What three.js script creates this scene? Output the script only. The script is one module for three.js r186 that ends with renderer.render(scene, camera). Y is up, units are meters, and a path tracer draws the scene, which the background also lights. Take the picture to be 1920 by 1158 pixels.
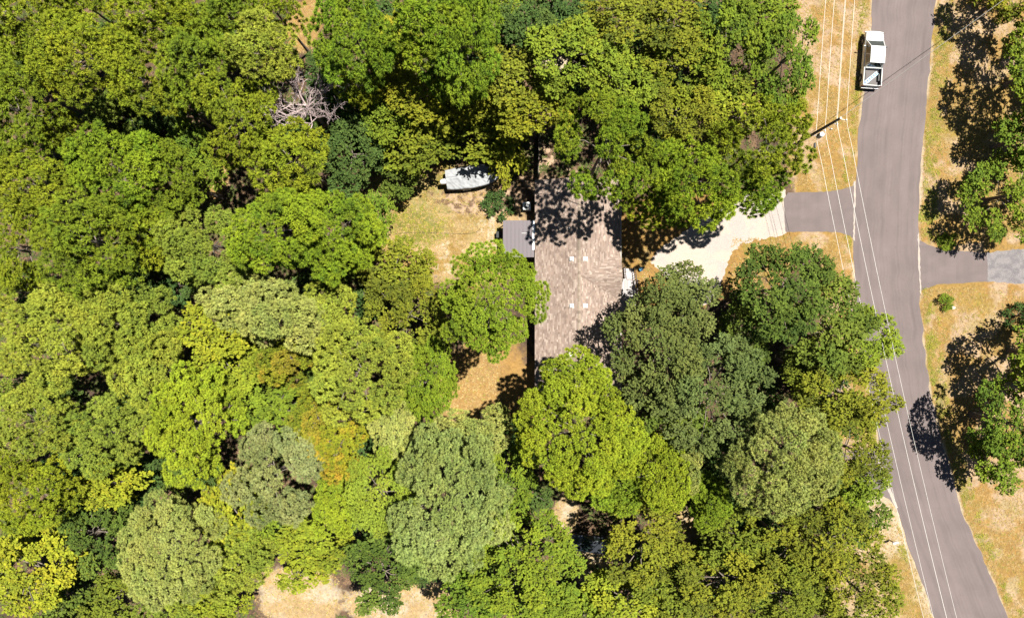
import * as THREE from 'three';
import { mergeGeometries } from 'three/addons/utils/BufferGeometryUtils.js';
import { RoundedBoxGeometry } from 'three/addons/geometries/RoundedBoxGeometry.js';

// ---------- camera, sky, sun, exposure ----------
const ALT = 72;                       // the drone's height above the ground
const S = 0.056;                      // metres of ground per pixel of the 1920 pixel wide photograph
const scene = new THREE.Scene();
const camera = new THREE.PerspectiveCamera(2 * Math.atan(579 * S / ALT) * 180 / Math.PI, 1920 / 1158, 1, 600);
camera.position.set(0, ALT, 0);
camera.up.set(0, 0, -1);
camera.lookAt(0, 0, 0);
scene.add(camera);
const renderer = new THREE.WebGLRenderer({ antialias: true });
renderer.setSize(1024, 617);
renderer.toneMapping = THREE.LinearToneMapping;
renderer.toneMappingExposure = 2.4;
renderer.shadowMap.enabled = true;

const skyW = 64, skyH = 32, skyData = new Float32Array(skyW * skyH * 4);
for (let j = 0; j < skyH; j++) for (let i = 0; i < skyW; i++) {
  const e = Math.max(0, Math.sin(((j + 0.5) / skyH - 0.5) * Math.PI)), t = Math.pow(1 - e, 3), k = (j * skyW + i) * 4;
  skyData[k] = 0.034 + 0.07 * t; skyData[k + 1] = 0.054 + 0.07 * t; skyData[k + 2] = 0.100 + 0.05 * t; skyData[k + 3] = 1;
}
const sky = new THREE.DataTexture(skyData, skyW, skyH, THREE.RGBAFormat, THREE.FloatType);
sky.mapping = THREE.EquirectangularReflectionMapping; sky.magFilter = THREE.LinearFilter; sky.needsUpdate = true;
scene.background = sky; scene.environment = sky;

const sun = new THREE.DirectionalLight(new THREE.Color(1, 0.955, 0.86), 5);
const sunEl = 71 * Math.PI / 180;
sun.position.set(0.81 * Math.cos(sunEl), Math.sin(sunEl), -0.586 * Math.cos(sunEl)).multiplyScalar(140);
sun.castShadow = true; sun.shadow.radius = 1;
Object.assign(sun.shadow.camera, { left: -75, right: 75, top: 55, bottom: -55, near: 10, far: 260 });
sun.shadow.mapSize.set(4096, 4096);
scene.add(sun, sun.target);

// ---------- helpers ----------
function rng(seed) { let a = seed >>> 0; return () => { a = (a + 0x6D2B79F5) | 0; let t = Math.imul(a ^ (a >>> 15), 1 | a); t = (t + Math.imul(t ^ (t >>> 7), 61 | t)) ^ t; return ((t ^ (t >>> 14)) >>> 0) / 4294967296; }; }
function hash2(x, y, s) { let h = Math.imul(x, 374761393) + Math.imul(y, 668265263) + Math.imul(s, 1274126177); h = Math.imul(h ^ (h >>> 13), 1274126177); return ((h ^ (h >>> 16)) >>> 0) / 4294967296; }
function vnoise(x, y, s) {
  const xi = Math.floor(x), yi = Math.floor(y), fx = x - xi, fy = y - yi, u = fx * fx * (3 - 2 * fx), v = fy * fy * (3 - 2 * fy);
  const a = hash2(xi, yi, s), b = hash2(xi + 1, yi, s), c = hash2(xi, yi + 1, s), d = hash2(xi + 1, yi + 1, s);
  return a + (b - a) * u + (c - a) * v + (a - b - c + d) * u * v;
}
function fbm(x, y, s, o = 4) { let f = 0, a = 0.5, t = 0; for (let i = 0; i < o; i++) { f += a * vnoise(x, y, s + i * 17); t += a; x *= 2.03; y *= 2.03; a *= 0.5; } return f / t; }
const sstep = (a, b, x) => { const t = Math.min(1, Math.max(0, (x - a) / (b - a))); return t * t * (3 - 2 * t); };
const mix3 = (a, b, t) => [a[0] + (b[0] - a[0]) * t, a[1] + (b[1] - a[1]) * t, a[2] + (b[2] - a[2]) * t];
// a place on a level h metres above the ground, found from where the photograph shows it
const at = (px, py, h = 0) => new THREE.Vector3((px - 960) * S * (ALT - h) / ALT, h, (py - 579) * S * (ALT - h) / ALT);
const taken = {};
function numbered(n) { const k = taken[n] = (taken[n] ?? -1) + 1; return k ? n + '_' + String(k).padStart(3, '0') : n; }
function shade(o) { o.traverse(m => { if (m.isMesh) { m.castShadow = true; m.receiveShadow = true; } }); return o; }
function structure(name, geo, mat) { const m = new THREE.Mesh(geo, mat); m.name = numbered(name); m.userData.kind = 'structure'; scene.add(m); shade(m); return m; }
function thing(name, label, category, pos, turn = 0, group) {
  const g = new THREE.Group(); g.name = numbered(name); g.position.copy(pos); g.rotation.y = turn;
  g.userData = { label, category }; if (group) g.userData.group = group; scene.add(g); return g;
}
function part(name, geo, mat, parent) { const m = new THREE.Mesh(geo, mat); m.name = name; m.castShadow = m.receiveShadow = true; parent.add(m); return m; }
const std = (r, g, b, rough = 0.8, metal = 0, extra = {}) => new THREE.MeshStandardMaterial({ color: new THREE.Color().setRGB(r, g, b), roughness: rough, metalness: metal, ...extra });
const box = (w, h, d, x = 0, y = 0, z = 0) => new THREE.BoxGeometry(w, h, d).translate(x, y, z);
const rbox = (w, h, d, x = 0, y = 0, z = 0, r = 0.02, seg = 2) => new RoundedBoxGeometry(w, h, d, seg, Math.min(r, w / 2.01, h / 2.01, d / 2.01)).translate(x, y, z);
const cyl = (r0, r1, h, x = 0, y = 0, z = 0, n = 10) => new THREE.CylinderGeometry(r0, r1, h, n).translate(x, y, z);
function merge(list) { return mergeGeometries(list.map(g => { const n = g.index ? g.toNonIndexed() : g; for (const k of Object.keys(n.attributes)) if (!['position', 'normal', 'uv'].includes(k)) n.deleteAttribute(k); if (!n.attributes.uv) n.setAttribute('uv', new THREE.BufferAttribute(new Float32Array(n.attributes.position.count * 2), 2)); return n; })); }
function strut(a, b, r0, r1 = r0, n = 5) {
  const d = new THREE.Vector3().subVectors(b, a), g = new THREE.CylinderGeometry(r1, r0, d.length(), n, 1);
  g.applyQuaternion(new THREE.Quaternion().setFromUnitVectors(new THREE.Vector3(0, 1, 0), d.normalize()));
  return g.translate((a.x + b.x) / 2, (a.y + b.y) / 2, (a.z + b.z) / 2);
}
const V = (x, y, z) => new THREE.Vector3(x, y, z);
function noiseTexture(n, fn, color = true) {
  const d = new Uint8Array(n * n * 4);
  for (let j = 0; j < n; j++) for (let i = 0; i < n; i++) { const c = fn(i, j, n), k = (j * n + i) * 4; for (let q = 0; q < 3; q++) d[k + q] = Math.max(0, Math.min(255, c[q])); d[k + 3] = 255; }
  const t = new THREE.DataTexture(d, n, n); t.wrapS = t.wrapT = THREE.RepeatWrapping; t.magFilter = THREE.LinearFilter; t.minFilter = THREE.LinearMipmapLinearFilter; t.generateMipmaps = true;
  if (color) t.colorSpace = THREE.SRGBColorSpace; t.needsUpdate = true; return t;
}
const toSRGB = v => 255 * (v <= 0.0031308 ? v * 12.92 : 1.055 * Math.pow(v, 1 / 2.4) - 0.055);

// ---------- the road's edges, as pixels of the photograph's ground ----------
const leftEdge = [[-900, 1700], [-500, 1668], [-200, 1650], [0, 1637], [60, 1633], [180, 1620], [260, 1609], [333, 1605], [386, 1603], [480, 1602], [560, 1605], [640, 1614], [700, 1625], [800, 1642], [900, 1664], [960, 1682], [1010, 1700], [1080, 1726], [1158, 1753], [1300, 1806], [1600, 1925], [2000, 2100]];
const rightEdge = [[-900, 1822], [-500, 1786], [-200, 1766], [0, 1756], [60, 1750], [150, 1742], [240, 1733], [330, 1727], [400, 1724], [480, 1722], [560, 1726], [640, 1732], [730, 1743], [800, 1760], [852, 1773], [965, 1807], [1055, 1847], [1158, 1890], [1300, 1950], [1600, 2085], [2000, 2270]];
function edgeX(e, y) { let i = 0; while (i < e.length - 2 && y > e[i + 1][0]) i++; const [y0, x0] = e[i], [y1, x1] = e[i + 1]; return x0 + (x1 - x0) * (y - y0) / (y1 - y0); }

// ---------- ground ----------
const GX0 = -500, GX1 = 2420, GY0 = -430, GY1 = 1588, GW = 2048, GH = 1416;
const clearings = [ // x, y, rx, ry, turn, what grows there
  [850, 425, 165, 118, 0.2, 'yard'], [770, 372, 90, 60, 0.4, 'yard'], [915, 725, 105, 95, 0, 'straw'], [560, 1115, 88, 62, 0, 'pale'], [760, 1130, 130, 45, 0, 'pale'],
  [572, 45, 34, 60, 0.5, 'straw'], [408, 320, 26, 60, 0.3, 'straw'], [1120, 1055, 62, 55, 0.4, 'pale'], [1062, 965, 24, 40, 0, 'pale'], [1330, 455, 190, 110, 0, 'lawn'], [1250, 520, 90, 60, 0, 'lawn'],
  [1030, 290, 62, 90, 0, 'litter'], [900, 372, 90, 34, 0, 'litter'], [152, 140, 30, 16, 0.3, 'litter'], [1238, 80, 16, 22, 0, 'pale'], [1046, 112, 30, 40, 0, 'white'], [1410, 170, 46, 34, 0, 'straw'],
  [1300, 985, 50, 34, 0, 'pale'], [960, 780, 60, 34, 0, 'straw'], [1290, 850, 40, 30, 0, 'straw'], [470, 480, 24, 24, 0, 'straw'], [718, 830, 22, 26, 0, 'straw'], [1270, 1110, 40, 30, 0, 'straw'],
];
const C = { tan: [0.207, 0.128, 0.034], orange: [0.221, 0.126, 0.034], straw: [0.229, 0.141, 0.053], pale: [0.274, 0.190, 0.097], sand: [0.309, 0.252, 0.177], green: [0.102, 0.110, 0.014], weed: [0.150, 0.128, 0.016], litter: [0.048, 0.030, 0.018], litter2: [0.085, 0.052, 0.030], pink: [0.282, 0.199, 0.128], brown: [0.132, 0.075, 0.027] };
function openness(px, py, n) { // 1 on mown open ground, 0 on the forest floor
  const west = 1478 + (n - 0.5) * 60 + (py > 480 ? 60 : 0) + (py > 820 ? 30 : 0);
  return sstep(west - 12, west + 12, px);
}
const gd = new Uint8Array(GW * GH * 4), gb = new Uint8Array(GW * GH * 4);
for (let j = 0; j < GH; j++) for (let i = 0; i < GW; i++) {
  const px = GX0 + (GX1 - GX0) * (i + 0.5) / GW, py = GY0 + (GY1 - GY0) * (j + 0.5) / GH;
  const nB = fbm(px / 90, py / 90, 3), nM = fbm(px / 26, py / 26, 21), nF = fbm(px / 7, py / 7, 41, 3), nS = vnoise(px / 1.7, py / 1.7, 77), nT = vnoise(px / 3.1, py / 3.1, 78);
  // forest floor: brown litter
  let c = mix3(C.litter, C.litter2, sstep(0.42, 0.68, nF * 0.6 + nM * 0.4));
  // open lawns by the road
  const o = openness(px, py, nM);
  if (o > 0) {
    let l = mix3(C.tan, C.orange, sstep(0.35, 0.65, nB));
    l = mix3(l, C.pink, 0.95 * sstep(0.48, 0.60, nM * 0.55 + nB * 0.45));
    l = mix3(l, C.weed, 0.35 * sstep(0.60, 0.72, fbm(px / 60, py / 60, 91)));
    const xl = edgeX(leftEdge, py), xr = edgeX(rightEdge, py), w = (nM - 0.5) * 16 + (nF - 0.5) * 10;
    const d = px < (xl + xr) / 2 ? xl - px : px - xr;
    const east = px > xr;
    if (!east && py > 860) l = mix3(l, mix3(C.pale, C.sand, nM), 0.8 * sstep(880, 960, py) * sstep(0.25, 0.5, nB + (nF - 0.5) * 0.3));
    const weedy = sstep(2, 8, d + w * 0.6) * (1 - sstep(east ? 14 : 10, east ? 34 : 24, d + w));
    l = mix3(l, C.green, (east ? 0.62 : 0.4) * weedy * sstep(0.40, 0.56, fbm(px / 14, py / 22, 131)));
    const sandy = 1 - sstep(0.5, 5.5 + (py > 930 && !east ? 44 : 0) * nB * 1.6, d + w * 0.5);
    l = mix3(l, C.sand, 0.8 * Math.max(0, sandy) * sstep(0.3, 0.62, fbm(px / 12, py / 34, 171) + (py > 930 && !east ? 0.3 : 0)));
    if (Math.hypot((px - 1742) / 20, (py - 402) / 17) + (nF - 0.5) * 0.9 < 1) l = mix3(l, [0.12, 0.145, 0.015], 0.8);
    c = mix3(c, l, o);
  }
  for (const [x, y, rx, ry, a, kind] of clearings) {
    const dx = px - x, dy = py - y; if (Math.abs(dx) > 260 || Math.abs(dy) > 200) continue;
    const u = (dx * Math.cos(a) + dy * Math.sin(a)) / rx, v = (-dx * Math.sin(a) + dy * Math.cos(a)) / ry, r = Math.hypot(u, v) + (nM - 0.5) * 0.5 + (nF - 0.5) * 0.3;
    const m = 1 - sstep(0.82, 1.08, r); if (m <= 0) continue;
    let k;
    if (kind === 'yard') {
      k = mix3(C.tan, C.pale, sstep(0.4, 0.62, nM));
      k = mix3(k, C.sand, 0.9 * sstep(0.56, 0.68, nF * 0.55 + fbm(px / 38, py / 38, 61) * 0.45) * sstep(760, 830, px));
      const gr = 1 - sstep(0.5, 1.15, Math.hypot((px - 788) / 62, (py - 425) / 42) + (nM - 0.5) * 0.9);
      const gr2 = sstep(0.46, 0.62, fbm(px / 44, py / 44, 33)) * 0.6;
      k = mix3(k, C.green, Math.min(0.8, Math.max(gr * 0.85, gr2 * (px > 930 || py < 400 ? 1 : 0.35))));
      if (Math.abs(py - 424 + (nF - 0.5) * 30) < 26 && Math.abs(px - 921) < 4.5 + nF * 3) k = C.sand;
    } else if (kind === 'straw') k = mix3(C.straw, C.orange, nM);
    else if (kind === 'pale') k = mix3(C.pale, C.sand, sstep(0.35, 0.7, nM));
    else if (kind === 'white') k = C.sand;
    else if (kind === 'litter') k = mix3([0.11, 0.066, 0.037], C.pink, sstep(0.42, 0.6, nF));
    else { k = mix3(C.orange, C.brown, sstep(0.5, 0.7, nF) * 0.6); k = mix3(k, C.weed, 0.5 * sstep(0.55, 0.7, nM)); }
    c = mix3(c, k, m);
  }
  const g = 0.66 + 0.30 * nS + 0.24 * nT + 0.30 * (nF - 0.5) + 0.16 * (nM - 0.5), k = (j * GW + i) * 4;
  // speckle: dry blades, grit and fallen leaves
  const fleck = hash2(i, j, 5) > 0.985 ? 0.55 : 1;
  for (let q = 0; q < 3; q++) gd[k + q] = Math.min(255, toSRGB(c[q] * g * fleck));
  gd[k + 3] = 255; gb[k] = gb[k + 1] = gb[k + 2] = 255 * (nS * 0.35 + nT * 0.35 + nF * 0.3); gb[k + 3] = 255;
}
function sheetTexture(d, color) { const t = new THREE.DataTexture(d, GW, GH); t.wrapS = t.wrapT = THREE.MirroredRepeatWrapping; t.magFilter = THREE.LinearFilter; if (color) t.colorSpace = THREE.SRGBColorSpace; t.needsUpdate = true; return t; }
const groundMat = new THREE.MeshStandardMaterial({ map: sheetTexture(gd, true), bumpMap: sheetTexture(gb, false), bumpScale: 0.05, roughness: 1 });
{
  const w = 500, g = new THREE.PlaneGeometry(2 * w, 2 * w).rotateX(-Math.PI / 2), p = g.attributes.position, uv = g.attributes.uv;
  for (let i = 0; i < p.count; i++) uv.setXY(i, (p.getX(i) / S + 960 - GX0) / (GX1 - GX0), (p.getZ(i) / S + 579 - GY0) / (GY1 - GY0));
  structure('ground', g, groundMat);
}

// ---------- road, aprons and driveways ----------
const asphaltTex = (seed, worn) => noiseTexture(1024, (i, j, n) => {
  const x = i / n, y = j / n, streak = 0.5 * vnoise(x * 16, y * 2, seed) + 0.5 * vnoise(x * 40, y * 3, seed + 1), lane = worn ? Math.cos(x * Math.PI * 8) * 0.02 : 0;
  const patch = fbm(x * 5, y * 8, seed + 2), grit = hash2(i, j, seed), g2 = vnoise(i / 3, j / 3, seed + 5);
  let v = 1 + (streak - 0.5) * (worn ? 0.26 : 0.10) + lane + (patch - 0.5) * 0.32 + (grit - 0.5) * 0.16 + (g2 - 0.5) * 0.10;
  if (vnoise(x * 90, y * 120, seed + 8) > 0.955) v *= 1.22; if (vnoise(x * 60, y * 50, seed + 9) > 0.965) v *= 0.72;
  return [toSRGB(0.113 * v), toSRGB(0.090 * v), toSRGB(0.088 * v)];
});
const asphaltBump = noiseTexture(512, (i, j) => { const v = 255 * (hash2(i, j, 9) * 0.6 + vnoise(i / 3, j / 3, 10) * 0.4); return [v, v, v]; }, false);
const roadTex = asphaltTex(5, true); roadTex.wrapT = THREE.MirroredRepeatWrapping;
const asphalt = new THREE.MeshStandardMaterial({ map: roadTex, bumpMap: asphaltBump, bumpScale: 0.008, roughness: 0.92 });
const asphaltApron = new THREE.MeshStandardMaterial({ map: asphaltTex(55, false), bumpMap: asphaltBump, bumpScale: 0.008, roughness: 0.92, color: 0xffffff });
{
  const pos = [], uv = [], idx = [], N = 300, M = 6; let run = 0, last = null;
  for (let k = 0; k <= N; k++) {
    const y = -900 + 2900 * k / N, wob = (e, s) => edgeX(e, y) + (vnoise(y / 22, 1, s) - 0.5) * 5 + (vnoise(y / 6, 1, s) - 0.5) * 2.2, a = at(wob(leftEdge, 71), y), b = at(wob(rightEdge, 72), y);
    const mid = a.clone().add(b).multiplyScalar(0.5); if (last) run += mid.distanceTo(last); last = mid;
    for (let q = 0; q <= M; q++) { const t = q / M; pos.push(a.x + (b.x - a.x) * t, 0.012 + 0.05 * (1 - (2 * t - 1) ** 2), a.z + (b.z - a.z) * t); uv.push(t, run / 14); }
    if (k) for (let q = 0; q < M; q++) { const p0 = (k - 1) * (M + 1) + q, p1 = k * (M + 1) + q; idx.push(p0, p1, p1 + 1, p0, p1 + 1, p0 + 1); }
  }
  const g = new THREE.BufferGeometry(); g.setAttribute('position', new THREE.Float32BufferAttribute(pos, 3)); g.setAttribute('uv', new THREE.Float32BufferAttribute(uv, 2)); g.setIndex(idx); g.computeVertexNormals();
  structure('road', g, asphalt);
}
function sheet(name, pts, y, mat, rough, seed, uvScale = 0.15) { // a level sheet with an uneven outline
  const r = rng(seed), out = [];
  for (let i = 0; i < pts.length; i++) {
    const [x0, y0] = pts[i], [x1, y1] = pts[(i + 1) % pts.length], n = Math.max(1, Math.round(Math.hypot(x1 - x0, y1 - y0) / 5));
    for (let k = 0; k < n; k++) { const t = k / n; out.push([x0 + (x1 - x0) * t + (r() - 0.5) * rough, y0 + (y1 - y0) * t + (r() - 0.5) * rough]); }
  }
  const g = new THREE.ShapeGeometry(new THREE.Shape(out.map(([x, z]) => { const p = at(x, z); return new THREE.Vector2(p.x, -p.z); }))).rotateX(-Math.PI / 2).translate(0, y, 0);
  const p = g.attributes.position, uv = g.attributes.uv; for (let i = 0; i < p.count; i++) uv.setXY(i, p.getX(i) * uvScale, p.getZ(i) * uvScale);
  return structure(name, g, mat);
}
sheet('driveway_apron', [[1470, 372], [1478, 361], [1555, 359], [1578, 355], [1596, 350], [1612, 342], [1612, 462], [1600, 446], [1588, 440], [1572, 435], [1530, 434], [1473, 435]], 0.008, asphaltApron, 1.2, 11);
sheet('driveway_apron', [[1715, 452], [1727, 451], [1745, 460], [1768, 467], [1800, 470], [1850, 474], [1853, 500], [1852, 527], [1800, 531], [1758, 533], [1738, 541], [1715, 548]], 0.008, asphaltApron, 1.2, 12);
sheet('driveway_apron', [[1560, 850], [1640, 838], [1655, 838], [1672, 900], [1690, 955], [1681, 952], [1668, 935], [1652, 928], [1600, 935], [1560, 940]], 0.008, asphaltApron, 1.2, 13);
const sandTex = (base, alt, seed, grit) => noiseTexture(512, (i, j, n) => { const x = i / n, y = j / n, m = fbm(x * 6, y * 6, seed), f = vnoise(i / 2.2, j / 2.2, seed + 3), h = hash2(i, j, seed), c = mix3(base, alt, sstep(0.38, 0.66, m)), v = 1 + (f - 0.5) * grit + (h - 0.5) * grit; return [toSRGB(c[0] * v), toSRGB(c[1] * v), toSRGB(c[2] * v)]; });
const sandMat = new THREE.MeshStandardMaterial({ map: sandTex([0.335, 0.282, 0.240], [0.290, 0.255, 0.235], 201, 0.34), bumpMap: asphaltBump, bumpScale: 0.02, roughness: 1 });
sheet('sand_driveway', [[1474, 356], [1476, 437], [1448, 445], [1420, 450], [1395, 456], [1374, 472], [1364, 496], [1356, 520], [1342, 560], [1300, 580], [1262, 540], [1236, 505], [1218, 490], [1236, 466], [1262, 448], [1290, 430], [1316, 404], [1350, 384], [1400, 362], [1440, 356]], 0.004, sandMat, 5, 21, 0.12);
const gravelMat = new THREE.MeshStandardMaterial({ map: sandTex([0.185, 0.168, 0.170], [0.135, 0.124, 0.130], 301, 1.0), bumpMap: asphaltBump, bumpScale: 0.03, roughness: 1 });
sheet('gravel_driveway', [[1848, 474], [1900, 468], [2120, 462], [2120, 536], [1900, 531], [1848, 527]], 0.004, gravelMat, 3, 22, 0.3);
sheet('sand_seam', [[1640, 836], [1645, 834], [1654, 868], [1668, 910], [1684, 952], [1679, 952], [1662, 912], [1648, 872]], 0.03, sandMat, 1.2, 23, 0.3);
sheet('sand_seam', [[1721, 440], [1723.5, 436], [1725, 480], [1728, 552], [1725, 548], [1722.5, 500]], 0.03, sandMat, 1.8, 24, 0.3);
sheet('sand_seam', [[1601, 340], [1605, 338], [1605, 372], [1603, 400], [1603, 452], [1600, 448], [1601, 400], [1602, 372]], 0.03, sandMat, 1.8, 25, 0.3);

// ---------- trees ----------
class Tris { // loose triangles with a colour each
  constructor(n = 60000) { this.p = new Float32Array(n * 9); this.c = new Float32Array(n * 9); this.n = 0; }
  tri(a, b, c, col) {
    if ((this.n + 1) * 9 > this.p.length) { const p = new Float32Array(this.p.length * 2), q = new Float32Array(this.c.length * 2); p.set(this.p); q.set(this.c); this.p = p; this.c = q; }
    const o = this.n * 9, p = this.p, q = this.c;
    p[o] = a[0]; p[o + 1] = a[1]; p[o + 2] = a[2]; p[o + 3] = b[0]; p[o + 4] = b[1]; p[o + 5] = b[2]; p[o + 6] = c[0]; p[o + 7] = c[1]; p[o + 8] = c[2];
    for (let k = 0; k < 9; k += 3) { q[o + k] = col[0]; q[o + k + 1] = col[1]; q[o + k + 2] = col[2]; }
    this.n++;
  }
  geometry() { const g = new THREE.BufferGeometry(); g.setAttribute('position', new THREE.BufferAttribute(this.p.slice(0, this.n * 9), 3)); g.setAttribute('color', new THREE.BufferAttribute(this.c.slice(0, this.n * 9), 3)); g.computeVertexNormals(); return g; }
}
const norm = v => { const l = Math.hypot(v[0], v[1], v[2]) || 1; return [v[0] / l, v[1] / l, v[2] / l]; };
const cross = (a, b) => [a[1] * b[2] - a[2] * b[1], a[2] * b[0] - a[0] * b[2], a[0] * b[1] - a[1] * b[0]];
const add = (a, b, k = 1) => [a[0] + b[0] * k, a[1] + b[1] * k, a[2] + b[2] * k];
const unit = r => { const z = 2 * r() - 1, a = r() * 6.2832, s = Math.sqrt(1 - z * z); return [s * Math.cos(a), z, s * Math.sin(a)]; };
const leafMat = new THREE.MeshPhysicalMaterial({ vertexColors: true, roughness: 0.95, transmission: 0.2, thickness: 0, specularIntensity: 0.25, side: THREE.DoubleSide });
const needleMat = new THREE.MeshPhysicalMaterial({ vertexColors: true, roughness: 0.95, transmission: 0.15, thickness: 0, specularIntensity: 0.25, side: THREE.DoubleSide });
const barkTex = noiseTexture(256, (i, j, n) => { const v = 0.7 + 0.6 * fbm(i / 9, j / 40, 401); return [toSRGB(0.13 * v), toSRGB(0.10 * v), toSRGB(0.08 * v)]; });
const barkMat = new THREE.MeshStandardMaterial({ map: barkTex, roughness: 1 });
const twigMat = std(0.17, 0.14, 0.115, 1);
// where a crown's branch ends sit: spread over a dome of radius R with an uneven rim
function lobes(r, R, gap, rise, opts = {}) {
  const ph = [r() * 6.28, r() * 6.28, r() * 6.28], rim = a => R * (1 + (opts.uneven ?? 0.1) * (Math.sin(2 * a + ph[0]) + 0.8 * Math.sin(3 * a + ph[1]) + 0.7 * Math.sin(5 * a + ph[2])) * 0.6);
  const out = [{ x: 0, y: rise * 0.98, z: 0, w: 0.6, d: 0 }];
  for (let k = 0, miss = 0; miss < 260 && k < 4000; k++) {
    const a = r() * 6.2832, d = Math.sqrt(r()), Ra = rim(a) * 0.94, x = Math.cos(a) * d * Ra, z = Math.sin(a) * d * Ra;
    if (out.some(q => !q.low && Math.hypot(q.x - x, q.z - z) < gap * (0.8 + 0.3 * q.w))) { miss++; continue; }
    miss = 0;
    const y = rise * Math.pow(Math.max(0, 1 - d * d), 0.55) + (r() - 0.62) * gap * (opts.rough ?? 0.55);
    if (r() < (opts.holes ?? 0.06)) { out.push({ x, y: y - rise, z, w: r(), d, skip: true }); continue; }
    out.push({ x, y, z, w: r(), d });
  }
  const n = Math.round(R * 3.1 / gap); // lower branches under the rim
  for (let k = 0; k < n; k++) { const a = (k + r()) / n * 6.2832, d = 0.62 + 0.3 * r(), Ra = rim(a); out.push({ x: Math.cos(a) * d * Ra, y: -gap * (0.5 + r() * 1.1), z: Math.sin(a) * d * Ra, w: r(), d, low: true }); }
  return out.filter(q => !q.skip);
}
function branchwork(r, L, R, rise, pale) { // limbs from the stem to the branch ends, and bare twigs
  const g = [], top = V(0, rise * 0.72, 0), low = V(0, -R * 0.35, 0);
  g.push(strut(low, top, 0.10 + R * 0.018, 0.06, 6));
  for (const q of L) if (r() < 0.45) {
    const s = V(0, low.y + (q.y - low.y) * (0.2 + 0.4 * r()), 0), e = V(q.x, q.y - 0.15, q.z), m = s.clone().lerp(e, 0.55).add(V((r() - 0.5) * 0.6, 0.15 + r() * 0.35, (r() - 0.5) * 0.6));
    g.push(strut(s, m, 0.045 + R * 0.005, 0.035, 4), strut(m, e, 0.035, 0.015, 4));
    if (r() < pale) for (let k = 0; k < 3; k++) { const b = m.clone().lerp(e, 0.5 + r() * 0.5); g.push(strut(b, b.clone().add(V((r() - 0.5) * 1.1, 0.25 + r() * 0.55, (r() - 0.5) * 1.1)), 0.022, 0.01, 3)); }
  }
  return merge(g);
}
function tint(r, pal) { // one of a kind's leaf colours, a little varied
  let w = r(), k = 0; while (k < pal.length - 1 && w > pal[k][3]) { w -= pal[k][3]; k++; }
  const c = pal[k], v = 0.80 + 0.42 * r(), h = (r() - 0.5) * 0.16; return [c[0] * v * (1 + h), c[1] * v, c[2] * v * (1 - h)];
}
function innerFoliage(T, r, L, gap, pal) { // larger sprays deep inside each branch end
  for (const q of L) for (let k = 0; k < 56; k++) {
    const u = unit(r), rad = gap * 0.4 * Math.cbrt(r()), c = [q.x + u[0] * rad, q.y - 0.25 + u[1] * rad * 0.6, q.z + u[2] * rad], d = unit(r), w = norm(cross(d, unit(r))), col = tint(r, pal);
    d[1] *= 0.5; T.tri(add(c, w, 0.1), add(c, w, -0.1), add(c, d, 0.3), col);
  }
}
function pineCrown(seed, R, o) { // pompoms of needles over the outer surface of many rounded branch ends
  const r = rng(seed), T = new Tris(70000), rise = R * (o.rise ?? 0.62) * 1.15, gap = o.gap ?? 1.45, L = lobes(r, R, gap, rise, o), tuftR = o.tuft ?? 0.3, sp = (o.space ?? 0.48) * 0.84, cells = new Map();
  for (const q of L) { q.r = gap * (0.53 + 0.28 * q.w); q.sy = 0.78; q.tint = tint(r, o.pal); }
  const free = p => { const i = Math.floor(p[0] / sp), j = Math.floor(p[1] / sp), k = Math.floor(p[2] / sp); for (let x = i - 1; x <= i + 1; x++) for (let y = j - 1; y <= j + 1; y++) for (let z = k - 1; z <= k + 1; z++) { const c = cells.get(x + ',' + y + ',' + z); if (c) for (const t of c) if (Math.hypot(t[0] - p[0], t[1] - p[1], t[2] - p[2]) < sp) return false; } const key = i + ',' + j + ',' + k; cells.has(key) ? cells.get(key).push(p) : cells.set(key, [p]); return true; };
  for (const deep of [false, true]) for (const q of L) { // the outer shell, then shaded tufts further in
    const n = Math.round((deep ? 14 : 44) * q.r * q.r / (sp * sp));
    for (let k = 0; k < n; k++) {
      const u = unit(r); if (u[1] < (q.low ? -0.35 : -0.2)) continue;
      const bump = deep ? 0.5 + 0.2 * r() : 0.84 + 0.34 * r(), c = [q.x + u[0] * q.r * bump, q.y + u[1] * q.r * q.sy * bump, q.z + u[2] * q.r * bump];
      if (!deep && L.some(t => t !== q && Math.hypot(c[0] - t.x, (c[1] - t.y) / t.sy, c[2] - t.z) < t.r * 0.93)) continue;
      if (!free(c)) continue;
      const axis = norm([u[0] * 0.75 + c[0] / R * 0.35, u[1] * 0.6 + 0.6, u[2] * 0.75 + c[2] / R * 0.35]), px = norm(cross(axis, [0.31, 0.12, 0.94])), pz = cross(axis, px), base = mix3(q.tint, tint(r, o.pal), 0.5), len = tuftR * (0.8 + 0.45 * r()), nb = deep ? 22 : o.blades ?? 60;
      for (let b = 0; b < nb; b++) {
        const t = Math.acos(1 - (b + r()) / nb * 1.28), f = b * 2.39996 + r() * 0.7, d = add(add([axis[0] * Math.cos(t), axis[1] * Math.cos(t), axis[2] * Math.cos(t)], px, Math.cos(f) * Math.sin(t)), pz, Math.sin(f) * Math.sin(t));
        const w = norm(cross(d, unit(r))), hw = (deep ? 0.085 : 0.052) * (tuftR / 0.3) * (0.8 + 0.5 * r()), l = len * (0.82 + 0.36 * r()), v = 0.86 + 0.28 * r(), root = add(c, d, l * 0.1);
        T.tri(add(root, w, hw), add(root, w, -hw), add(c, d, l), [base[0] * v, base[1] * v, base[2] * v]);
      }
    }
  }
  return { geo: T.geometry(), L, rise, branches: branchwork(r, L, R, rise, o.twigs ?? 0.35) };
}
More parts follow.
